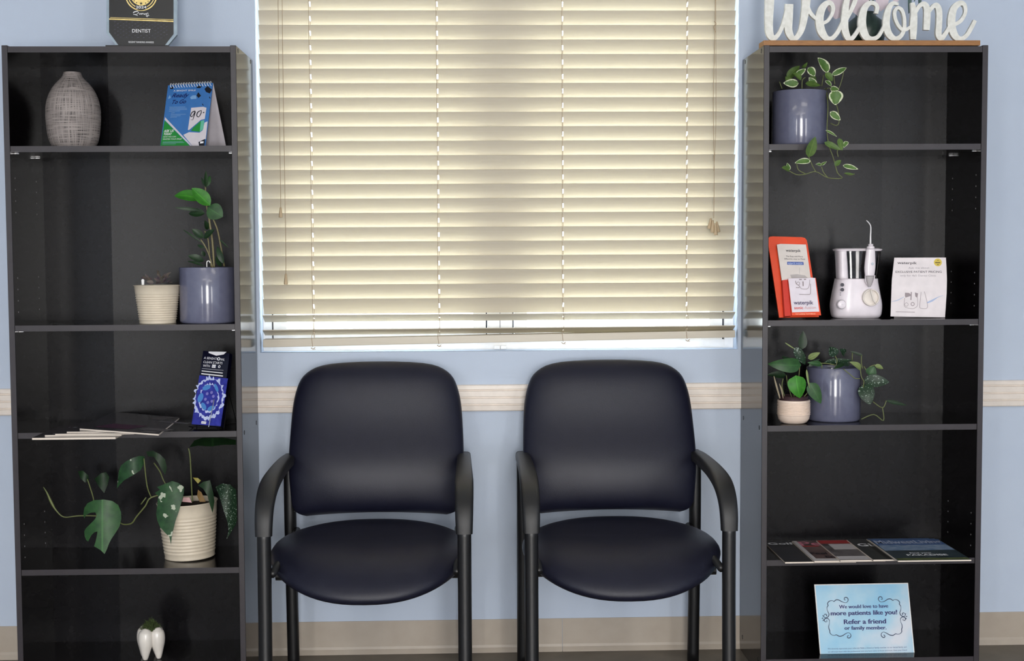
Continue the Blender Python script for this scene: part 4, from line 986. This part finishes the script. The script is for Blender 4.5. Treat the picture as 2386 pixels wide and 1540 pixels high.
obj('lettering', join(K.text(WPK, *c_((355, 355), (610, 362)), 6.6, 0.0118, bold=0.008), K.text('The Easy and More', *c_((358, 446), (645, 452)), 3.4, 0.0118), K.text('Effective way to Floss', *c_((335, 490), (685, 493)), 3.4, 0.0118)), INKK, t2)
obj('blue_panel', K.poly(c_((378, 528), (655, 532), (660, 582), (380, 578)), 0.0116), M('blue_print', (56, 84, 160), 0.4), t2)
obj('panel_lettering', K.text('REBATE INSIDE', *c_((395, 572), (640, 574)), 4.0, 0.0122, bold=0.01), M('pale_blue_ink', (190, 205, 236), 0.4), t2)
obj('product_print', join(K.poly(c_((430, 750), (550, 740), (680, 760), (740, 815), (460, 830)), 0.0116), K.stroke(c_((590, 625), (592, 740)), 0.7, 0.0116, 0)), M('pale_grey_print', (176, 170, 168), 0.5), t2)
t3 = thing('brochure', 'white leaflet with purple lettering in the front pocket of the orange stand', 'brochure', tuple(K.O))
obj('sheet', K.slab(c_((375, 828), (740, 822), (752, 812), (832, 822), (902, 1392), (442, 1405)), 0.0012, D_+0.0022), M('lilac_white_card', (222, 214, 222), 0.45), t3)
e = D_+0.003
obj('product_print', join(K.stroke(c_((500, 870), (510, 920), (560, 955), (560, 985), (505, 985)), 1.4, e), K.stroke(c_((560, 848), (605, 846)), 2.2, e, 0), K.stroke(c_((640, 846), (678, 844)), 2.2, e, 0), K.stroke(c_((580, 970), (600, 1005), (700, 1005), (735, 930), (740, 850)), 1.0, e), K.ring(c_((545, 915))[0], 3, 4, e, 20), K.stroke(c_((560, 1098), (700, 1102), (752, 1080), (752, 920)), 1.2, e), K.stroke(c_((625, 880), (628, 960)), 2.5, e, 0)), M('warm_grey_print', (140, 128, 130), 0.5), t3)
obj('lettering', K.text(WPK, *c_((470, 1272), (800, 1270)), 9.4, e, bold=0.012), M('purple_ink', (52, 40, 86), 0.5), t3)
obj('red_lettering', K.text('sonic', *c_((478, 1352), (628, 1350)), 7, e, bold=0.02), M('red_ink', (206, 76, 66), 0.5), t3)
obj('pale_lettering', K.text('-fusion', *c_((640, 1350), (848, 1345)), 7, e), M('pale_red_ink', (206, 160, 160), 0.5), t3)

# ---- water flosser
fY = -0.20
cf = P(1920, 500, 6.16); kf = mpp(fY)
fxx = at(cf((455, 1300))[0][0], 715, fY).x
t = thing('water_flosser', 'white countertop water flosser with a smoky clear tank', 'water flosser', (fxx, fY, z))
PLA = M('white_glossy_plastic', (228, 220, 226), 0.25)
def lev(y): return z+(1490-y)/6.16*kf
def loft(secs, n=48, ex=3.0, cap=True):
    """secs: (z, xc, yc, half width, half depth)"""
    V, Fc = [], []
    S = cr(secs, 5)
    for s in S:
        for i in range(n):
            a = 2*math.pi*i/n; c, q = math.cos(a), math.sin(a)
            V.append(Vector((s[1]+s[3]*math.copysign(abs(c)**(2/ex), c), s[2]+s[4]*math.copysign(abs(q)**(2/ex), q), s[0])))
    for j in range(len(S)-1):
        for i in range(n): a, b = j*n+i, j*n+(i+1) % n; Fc.append((a, b, b+n, a+n))
    if cap: Fc += [tuple(range(n-1, -1, -1)), tuple(range(len(V)-n, len(V)))]
    return V, Fc
X = lambda u: fxx+(u-455)/6.16*kf
W2 = lambda a, b: (b-a)/2/6.16*kf
obj('body', loft([(z, X(455), fY, W2(150, 765), 0.040), (z+0.003, X(455), fY, W2(125, 790), 0.044), (lev(1430), X(458), fY, W2(108, 812), 0.050), (lev(1300), X(457), fY, W2(95, 820), 0.052), (lev(1150), X(455), fY, W2(118, 795), 0.050), (lev(1000), X(455), fY, W2(148, 768), 0.047), (lev(920), X(458), fY, W2(160, 755), 0.045)]), PLA, t, smooth=True)
SMK = bpy.data.materials.new('smoky_clear_plastic'); SMK.use_nodes = True
nt = SMK.node_tree; nt.nodes.clear(); o_ = nt.nodes.new('ShaderNodeOutputMaterial'); m_ = nt.nodes.new('ShaderNodeMixShader'); a_ = nt.nodes.new('ShaderNodeBsdfTransparent'); g_ = nt.nodes.new('ShaderNodeBsdfGlossy')
a_.inputs['Color'].default_value = (0.62, 0.60, 0.62, 1); g_.inputs['Roughness'].default_value = 0.06; fr_ = nt.nodes.new('ShaderNodeFresnel'); fr_.inputs['IOR'].default_value = 1.6
nt.links.new(fr_.outputs[0], m_.inputs[0]); nt.links.new(a_.outputs[0], m_.inputs[1]); nt.links.new(g_.outputs[0], m_.inputs[2]); nt.links.new(m_.outputs[0], o_.inputs[0])
obj('tank', loft([(lev(915), X(470), fY, W2(190, 750), 0.041), (lev(700), X(472), fY, W2(170, 775), 0.043), (lev(525), X(472), fY, W2(150, 795), 0.045)], cap=False), SMK, t, smooth=True)
obj('column', loft([(lev(925), X(228), fY-0.018, W2(160, 305), 0.027), (lev(700), X(215), fY-0.019, W2(145, 285), 0.028), (lev(520), X(203), fY-0.020, W2(138, 266), 0.029)]), PLA, t, smooth=True)
obj('lid', loft([(lev(522), X(470), fY, W2(140, 800), 0.046), (lev(505), X(470), fY, W2(130, 812), 0.048), (lev(495), X(470), fY, W2(130, 812), 0.048), (lev(480), X(470), fY, W2(180, 760), 0.040)]), PLA, t, smooth=True)
hY = fY-0.062
hx = lambda u: at(*cf((u, 700))[0], hY).x
hz = lambda y: at(*cf((660, y))[0], hY).z
hd = obj('handle', loft([(hz(880), hx(655), hY, W2(590, 722), 0.009), (hz(760), hx(658), hY, W2(582, 738), 0.0105), (hz(600), hx(664), hY, W2(596, 736), 0.010), (hz(495), hx(667), hY, W2(608, 728), 0.0095)], ex=2.3), PLA, t, smooth=True)
obj('collar', lathe([(0.001, 0), (W2(610, 722), 0), (W2(612, 722), 0.005), (W2(618, 716), 0.0075), (W2(632, 702), 0.008), (W2(632, 702), 0.014), (0.001, 0.0145)], 24, (hx(667), hY, hz(492))), PLA, hd, smooth=True)
obj('handle_grip', loft([(hz(1040), hx(655), hY, W2(640, 670), 0.003), (hz(980), hx(658), hY, W2(622, 700), 0.006), (hz(885), hx(657), hY, W2(600, 720), 0.0085)], ex=2.2), M('grey_plastic', (176, 170, 172), 0.35), hd, smooth=True)
obj('tip', tube([at(*p, hY) for p in cf((666, 420), (668, 300), (672, 220), (668, 160), (640, 115), (608, 82))], [0.0030, 0.0024, 0.0020, 0.0018, 0.0018, 0.0012], 10, 5), M('pearly_plastic', (206, 204, 206), 0.2, coat=0.4), hd, smooth=True)
obj('slide_button', disc3(at(*cf((694, 706))[0], hY-0.0105), (0.1, -1, 0), 0.0040, 0.0015, 20), METAL, hd)
obj('handle_cradle', join(tube([at(*p, hY+0.004) for p in cf((592, 870), (600, 960), (630, 1010))], 0.0018, 6, 4), tube([at(*p, hY+0.004) for p in cf((728, 870), (712, 960), (690, 1010))], 0.0018, 6, 4)), PLA, t)
ccx, ccz = at(*cf((670, 1190))[0], fY-0.055).x, at(*cf((670, 1190))[0], fY-0.055).z
HOSE = M('cream_hose', (226, 218, 210), 0.4)
coil = []
for k_ in range(4):
    r_ = 0.0235-k_*0.0002
    pts = [(ccx+r_*math.cos(a), fY-0.050-0.0035*k_, ccz+r_*math.sin(a)) for a in [2*math.pi*i/28 for i in range(29)]]
    coil.append(tube(pts, 0.0020, 6, 0, cap=False))
obj('hose_coil', join(*coil, tube([(ccx-0.003, fY-0.064, ccz+0.024), (ccx+0.001, fY-0.066, ccz+0.006), (ccx+0.006, fY-0.066, ccz-0.010), (ccx+0.014, fY-0.064, ccz-0.018)], 0.0018, 6, 5)), HOSE, t, smooth=True)
obj('coil_spool', disc3((ccx, fY-0.047, ccz), (0, -1, 0), 0.0225, 0.006, 32), HOSE, t)
kb = at(*cf((250, 1290))[0], fY-0.054)
obj('dial', xform(lathe([(0.001, 0), (0.0125, 0), (0.0128, 0.002), (0.0120, 0.006), (0.0105, 0.0072), (0.001, 0.0074)], 32, (0, 0, 0)), Matrix.Translation(kb) @ Matrix.Rotation(math.radians(90), 4, 'X')), PLA, t, smooth=True)
obj('dial_ring', disc3((kb.x, kb.y+0.001, kb.z), (0, -1, 0), 0.0138, 0.001, 32), M('silver_grey_plastic', (150, 146, 150), 0.3), t)
for p in ((262, 1008), (262, 1078)):
    q = at(*cf(p)[0], fY-0.0495); obj('push_button', disc3(q, (0, -1, 0.1), 0.0052, 0.0012, 20), M('chrome_dark', (60, 58, 62), 0.2, metal=0.8), t)
q = at(*cf((235, 1125))[0], fY-0.052); obj('indicator', join(box(q.x-0.002, q.x+0.002, q.y-0.001, q.y, q.z-0.001, q.z+0.001), box(q.x-0.002, q.x+0.002, q.y-0.001, q.y, q.z-0.007, q.z-0.005)), INKG, t)

# ---- folded pricing card
K = lean_card(2075, 737, -0.235, 2199, 739.6, -0.245, z, 8)
t = thing('promo_card', 'white bulging pricing card with a yellow seal beside the water flosser', 'card', tuple(K.O))
c_ = P(2060, 590, 9.625)
CARD = M('white_gloss_card', (224, 216, 218), 0.3)
q = [K.px(*p) for p in c_((145, 1415), (1330, 1440), (1355, 1000), (1365, 600), (1360, 300), (1345, 97), (230, 100), (175, 600))]
obj('front_sheet', K.slab(q, 0.002, 0, px=False), CARD, t)
q2 = [K.px(*p) for p in c_((1335, 1440), (1368, 1440), (1405, 900), (1412, 600), (1402, 300), (1388, 97), (1345, 97), (1362, 600))]
obj('side_fold', K.slab(q2, 0.05, -0.001, px=False), CARD, t)
q3 = [(x+0.022, y) for x, y in [K.px(*p) for p in c_((145, 1415), (1330, 1440), (1345, 97), (230, 100))]]; q3 = [q3[0], (q3[1][0]-0.022, q3[1][1]), (q3[2][0]-0.022, q3[2][1]), q3[3]]
obj('back_sheet', K.slab(q3, 0.002, -0.048, px=False), CARD, t)
obj('title_lettering', join(K.text(WPK, *c_((298, 240), (735, 245)), 6.0, bold=0.015), K.text('EXCLUSIVE PATIENT PRICING', *c_((258, 440), (1290, 438)), 4.8, bold=0.008)), M('dark_grey_ink2', (58, 52, 60), 0.5), t)
obj('grey_lettering', join(K.text('Ask me about', *c_((545, 348), (1015, 346)), 4.2), K.text('only for 4a5 Dental Clinic', *c_((360, 520), (1165, 522)), 4.4)), M('mid_grey_ink', (150, 142, 148), 0.5), t)
obj('seal', K.ring(c_((1205, 205))[0], 0, 9.2, 0.0004, 28), M('yellow_seal', (206, 182, 66), 0.4), t)
obj('seal_lettering', join(K.stroke(c_((1145, 210), (1260, 212)), 2.4, 0.0008, 0), K.stroke(c_((1185, 255), (1225, 255)), 1.6, 0.0008, 0), K.stroke(c_((1185, 160), (1225, 160)), 1.2, 0.0008, 0)), M('brown_ink', (96, 78, 30), 0.5), t)
PG = M('product_grey', (150, 138, 142), 0.5)
obj('product_print', join(K.poly(c_((470, 885), (560, 890), (600, 930), (590, 960), (480, 995), (465, 950)), 0.0004), K.poly(c_((690, 880), (760, 900), (745, 1000), (700, 970)), 0.0004), K.ring(c_((500, 1150))[0], 3.6, 4.5, 0.0004, 20), K.ring(c_((640, 1140))[0], 3.0, 4.6, 0.0004, 20), K.stroke(c_((465, 1000), (455, 1190), (620, 1245), (700, 1220), (750, 1160), (745, 990)), 0.9, 0.0004), K.stroke(c_((830, 870), (800, 1180), (830, 1235), (970, 1220), (940, 1000), (900, 860)), 1.0, 0.0004), K.stroke(c_((260, 1312), (690, 1322)), 1.2, 0.0004, 0), K.stroke(c_((610, 870), (600, 1050)), 2.5, 0.0004, 0)), PG, t)
obj('wave_print', join(K.stroke(c_((165, 1085), (300, 1055), (450, 975)), [.4, 1.6, .6], 0.0004), K.stroke(c_((965, 1110), (1080, 1060), (1200, 990), (1325, 945)), [3, 4, 1.4, .5], 0.0004)), M('wave_blue', (166, 182, 214), 0.5), t)

# ---- third shelf: small pot and speckled vine
z = SHZ[2]
PY = -0.18; PR = 62.5*mpp(PY); px_ = at(1942, 920, PY).x
t = thing('potted_plant', 'periwinkle pot with a dark silver-speckled vine, between shelf wall and empty shelf', 'plant', (px_, PY, z), 'potted plants')
t['label'] = 'periwinkle pot of dark silver-speckled vine behind the small pale pot'
ph = at(1942, 860, PY-PR).z-z
cylpot(t, (px_, PY, z), PR, ph, POTBLUE)
cv = CV(1780, 770, 6.697)
leaves(t, [((600, 290), (612, 5), 140, 1, -.02), ((480, 265), (645, 530), 150, 0, -.08), ((690, 440), (875, 345), 100, 2, -.06), ((1110, 405), (1030, 255), 190, 0, -.03), ((1540, 390), (1350, 325), 46, 1, -.03), ((1512, 605), (1335, 490), 105, 2, -.075), ((1560, 780), (1958, 805), 205, 0, -.07), ((1560, 840), (1656, 1162), 255, 0, -.075), ((1640, 700), (1722, 560), 175, 3, -.06), ((1728, 545), (1860, 595), 75, 2, -.06), ((1908, 1095), (2232, 1168), 62, 1, -.06), ((910, 530), (680, 500), 85, 3, -.06), ((940, 500), (1380, 465), 95, 0, -.05), ((700, 560), (870, 445), 66, 1, -.06), ((1250, 520), (1090, 600), 70, 1, -.08), ((1340, 540), (1130, 470), 80, 0, -.03), ((820, 470), (700, 560), 70, 1, -.05), ((1260, 380), (1180, 290), 120, 0, -.01), ((330, 190), (500, 300), 20, 2, -.08), ((640, 430), (520, 340), 110, 1, -.06)], cv, [GR_S, GR_D, GR_P, GR_M], PY, 0.02, 12, p=0.7)
stems(t, [([(1110, 395), (1142, 480), (1100, 600)], -.06), ([(1505, 605), (1520, 720), (1562, 790)], -.08), ([(1560, 560), (1625, 650), (1650, 570), (1735, 535)], -.06), ([(1700, 1110), (1850, 1205), (1910, 1095)], -.07), ([(1850, 1205), (1865, 1405), (1715, 1310), (1520, 1385)], -.085), ([(1380, 350), (1378, 480)], -.04), ([(1522, 390), (1520, 500), (1540, 600)], -.04), ([(880, 510), (1000, 515), (1110, 540)], -.07), ([(905, 590), (905, 530)], -.07), ([(1240, 600), (1350, 690), (1420, 745), (1500, 750)], -.085), ([(1560, 790), (1550, 890)], -.08)], cv, PY, 0.0014, STEM)

bY = -0.25; bx = at(1849, 960, bY).x; rr = 38.5*mpp(bY)
t = thing('potted_plant', 'small pale ribbed ceramic pot with broad glossy green leaves', 'plant', (bx, bY, z), 'potted plants')
hh = at(1849, 931, bY).z-z
pr = [(0.0005, 0), (rr*0.62, 0), (rr*0.80, 0.004), (rr*0.94, 0.013), (rr*0.99, 0.024)]
for i in range(49): zz = 0.026+(hh-0.034)*i/48; pr.append((rr+0.0012*math.sin(2*math.pi*8*i/48), zz))
pr += [(rr, hh-0.003), (rr-0.001, hh), (rr-0.004, hh), (rr-0.005, hh-0.01), (0.0005, hh-0.011)]
po = obj('pot', lathe(pr, 48, (bx, bY, z)), POTPALE, t, smooth=True)
obj('liner', lathe([(rr*0.86, hh-0.012), (rr*0.88, hh+0.012), (rr*0.82, hh+0.012), (rr*0.8, hh), (0.0005, hh)], 36, (bx, bY, z)), M('brown_plastic_liner', (60, 40, 44), 0.5), po, smooth=True)
leaves(t, [((580, 540), (60, 520), 235, 0, -.02), ((500, 700), (562, 1055), 290, 1, -.05), ((715, 815), (890, 1140), 205, 0, -.05), ((340, 700), (55, 690), 125, 2, .03), ((450, 560), (280, 400), 130, 2, .03), ((665, 610), (712, 900), 34, 3, -.05)], cv, [GR_M, GR_ZZ, GR_D, GR_P], bY, 0.02, 15, p=0.62)
stems(t, [([(350, 700), (370, 830), (410, 970), (440, 1060)],), ([(300, 750), (282, 880), (330, 1050)],), ([(500, 700), (480, 850), (470, 1050)],), ([(560, 540), (540, 760), (500, 1050)], .01), ([(715, 815), (690, 950), (600, 1060)], -.02)], cv, bY, 0.0015, STEM)
stems(t, [([(155, 710), (190, 850), (250, 1060)], -.02, [0.0012, 0.0030, 0.0022]), ([(240, 830), (275, 930), (300, 1060)], -.03, [0.001, 0.0028, 0.001])], cv, bY, 0.002, M('dry_tan_stalk', (150, 138, 116), 0.7), 'dry_stalk')

# ---- magazines on the fourth shelf, squared to the shelf edge
z = SHZ[3]
c_ = P(1780, 1230, 4.772)
gname = 'magazines on the right bookcase'
def straight(fl, zt, w=0.205, d=0.27):
    A = atz(*fl, zt); y = max(A.y, YF-0.012); y = A.y; return [Vector((A.x, y)), Vector((A.x+w, y)), Vector((A.x+w, min(y+d, -0.03))), Vector((A.x, min(y+d, -0.03)))]
def cover(name, c, c2, ns=18): return M(name, c, 0.3, c2=c2, nscale=ns)
RED = M('red_print', (176, 40, 40), 0.35); PINKP = M('pink_print', (214, 130, 150), 0.35); LGT = M('pale_print', (198, 192, 192), 0.4)
BLU = M('mountain_blue_print', (52, 84, 140), 0.35, c2=(92, 122, 168), nscale=30); CLD = M('cloud_print', (150, 166, 186), 0.4, c2=(96, 124, 160), nscale=40); GRN = M('meadow_print', (96, 104, 60), 0.45, c2=(60, 68, 40), nscale=40)
zz = z
th = 0.005
magazine('black-covered golf magazine, leftmost on the magazine shelf', straight(c_((235, 378))[0], zz+th), zz, th, cover('golf_cover', (26, 26, 30), (44, 44, 50)), gname, [('title_lettering', INKW, (ptext('Golf', .02, .40, .84, .11),)), ('cover_lettering', GREYP, (ptext('THE GEAR', .12, .3, .28, .04), ptext('ISSUE 2024', .1, .32, .14, .03)))]); zz += th*0.9
magazine('celebrity magazine with a large pink title between two other magazines', straight(c_((560, 366))[0], zz+th), zz, th, cover('celebrity_cover', (70, 44, 44), (120, 96, 92)), gname, [('pale_print', LGT, (prect(0, 0, 1, .10), prect(0.0, .1, .06, .98))), ('title_lettering', PINKP, (ptext('People', .06, .97, .74, .20),)), ('red_print', RED, (prect(.06, .68, .3, .73),)), ('cover_lettering', INKK, (ptext('Feel Good', .06, .7, .30, .09, .0006), ptext('Energy', .22, .62, .14, .09, .0006)))]); zz += th*0.9
magazine('magazine with a red band across the top of a grey cover', straight(c_((850, 358))[0], zz+th), zz, th, cover('grey_red_cover', (120, 114, 114), (60, 50, 50), 26), gname, [('red_print', RED, (prect(0, .80, 1, .97),)), ('pale_print', LGT, (prect(0, .02, 1, .18), prect(.1, .5, .9, .78)))]); zz += th*0.8
magazine('dark green-black magazine with a white four-letter title', straight(c_((1215, 352))[0], zz+th), zz, th, cover('dark_green_cover', (30, 34, 32), (54, 56, 54)), gname, [('title_lettering', INKW, (ptext('GLUT', .05, .60, .64, .14),)), ('pale_print', GREYP, (prect(.5, .2, .75, .4),))]); zz += th*0.8
for i, (fl, lab, w) in enumerate((((1450, 344), 'lowest of the three mountain-lake magazines', 0.19), ((1478, 352), 'middle one of the three mountain-lake magazines', 0.20), ((1490, 362), 'topmost of the mountain-lake magazines with a pale blue sky cover', 0.207))):
    tt = 0.0045
    pr_ = [('sky_print', BLU, (prect(0.01, .72, .99, .99),)), ('cloud_print', CLD, (prect(0.01, .46, .99, .72),)), ('meadow_print', GRN, (prect(0.01, .01, .99, .10),))]
    if i == 2: pr_ += [('title_lettering', M('pale_title_ink', (176, 184, 206), 0.4), (ptext('MidwestLiving', .03, .97, .79, .17, .0006),)), ('cover_lettering', INKW, (ptext('PARADISE', .22, .78, .20, .07, .0006), ptext('Find your', .3, .6, .30, .05, .0006)))]
    magazine(lab, straight(c_(fl)[0], zz+tt, w), zz, tt, cover('lake_cover', (34, 46, 52), (58, 72, 78)), gname, pr_); zz += tt

# ---- referral sign on the bottom shelf
K = lean_card(1912, 1542, -0.262, 2132, 1538, -0.262, ZB, 12)
t = thing('referral_sign', 'pale blue watercolour sign asking patients to refer a friend', 'sign', tuple(K.O))
c_ = P(1890, 1350, 8.104)
WCL = M('blue_watercolour', (120, 186, 222), 0.3, c2=(206, 212, 222), nscale=7)
r_ = [n for n in WCL.node_tree.nodes if n.type == 'VALTORGB'][0]; el = r_.color_ramp.elements.new(0.5); el.color = lin((158, 200, 222))
e1, e2 = K.px(*c_((182, 1562))[0]), K.px(*c_((1966, 1522))[0])
obj('board', K.slab(c_((60, 95), (1830, 65), (1966, 1522), (182, 1562)), 0.004, 0), PAPER, t)
obj('printed_face', K.poly(c_((80, 112), (1818, 82), (1948, 1505), (194, 1545)), 0.0003), WCL, t)
obj('easel_leg', join(tube([K.pt((e1[0]+e2[0])/2, 0.15, -0.005), (K.pt((e1[0]+e2[0])/2, 0, 0)+Vector((0, 0.09, 0)))], 0.003, 6, 0)), BLACK, t)
NAV = M('sign_navy', (38, 44, 104), 0.5)
for tx_, a, b, h, bo, ft in (('We would love to have', (530, 548), (1452, 530), 8.6, 0.004, .0035), ('more patients like you!', (372, 678), (1622, 655), 10.6, 0.01, .0035), ('Refer a friend', (620, 842), (1412, 828), 11.2, 0.01, .0055), ('or family member.', (632, 948), (1420, 940), 8.8, 0.006, .0045)):
    obj('lettering', K.text(tx_, *c_(a, b), h, 0.0008, bold=bo, fat=ft), NAV, t)
obj('fine_print', join(*[K.text(s_, *c_(a, b), 3.6, 0.0008) for s_, a, b in (('We sincerely appreciate your referrals! Refer a friend or family member to our dental family and', (312, 1322), (1800, 1288)), ('we will treat them with the professional care you have come to know and trust. Have your friend', (315, 1380), (1805, 1345)), ('or family member bring this card to their first office visit and they will receive a welcoming gift.', (318, 1438), (1790, 1402)))]), M('slate_ink', (78, 100, 140), 0.5), t)
FLR = M('flourish_ink', (44, 62, 92), 0.5)
top = [(655, 385), (625, 385), (632, 345), (672, 340), (698, 380), (680, 425), (640, 438), (580, 420), (520, 388), (470, 385), (430, 415), (415, 405), (380, 400), (335, 415), (308, 455), (318, 490), (302, 520), (300, 560), (315, 610), (335, 650), (325, 695), (290, 722), (250, 715), (240, 680), (262, 655), (290, 668), (285, 695)]
bot = [(715, 1060), (690, 1062), (685, 1095), (720, 1105), (750, 1070), (738, 1025), (695, 1005), (640, 1030), (590, 1062), (530, 1072), (475, 1045), (440, 1055), (390, 1045), (355, 1010), (350, 965), (335, 930), (330, 880), (345, 820), (340, 765), (305, 735), (260, 740), (248, 775), (270, 800), (298, 795), (290, 765)]
def mirror(pts): return [(2*(980+(y-340)*0.0775)-x, y+(2*(980+(y-340)*0.0775)-2*x)*-0.017) for x, y in pts]
wv = lambda n: [0.9+1.1*abs(math.sin(i*0.55)) for i in range(n)]
for pts in (top, bot, mirror(top), mirror(bot)):
    obj('flourish', K.stroke(c_(*pts), wv(len(pts)), 0.0008, 5), FLR, t)
for a, b in (((228, 730), (198, 735)), ((232, 700), (215, 675)), ((236, 755), (222, 785)), ((1785, 695), (1815, 700)), ((1772, 665), (1788, 640)), ((1785, 725), (1798, 750))):
    obj('flourish_petal', K.stroke(c_(a, b), [2.6, 1.2], 0.0008, 0), FLR, t)
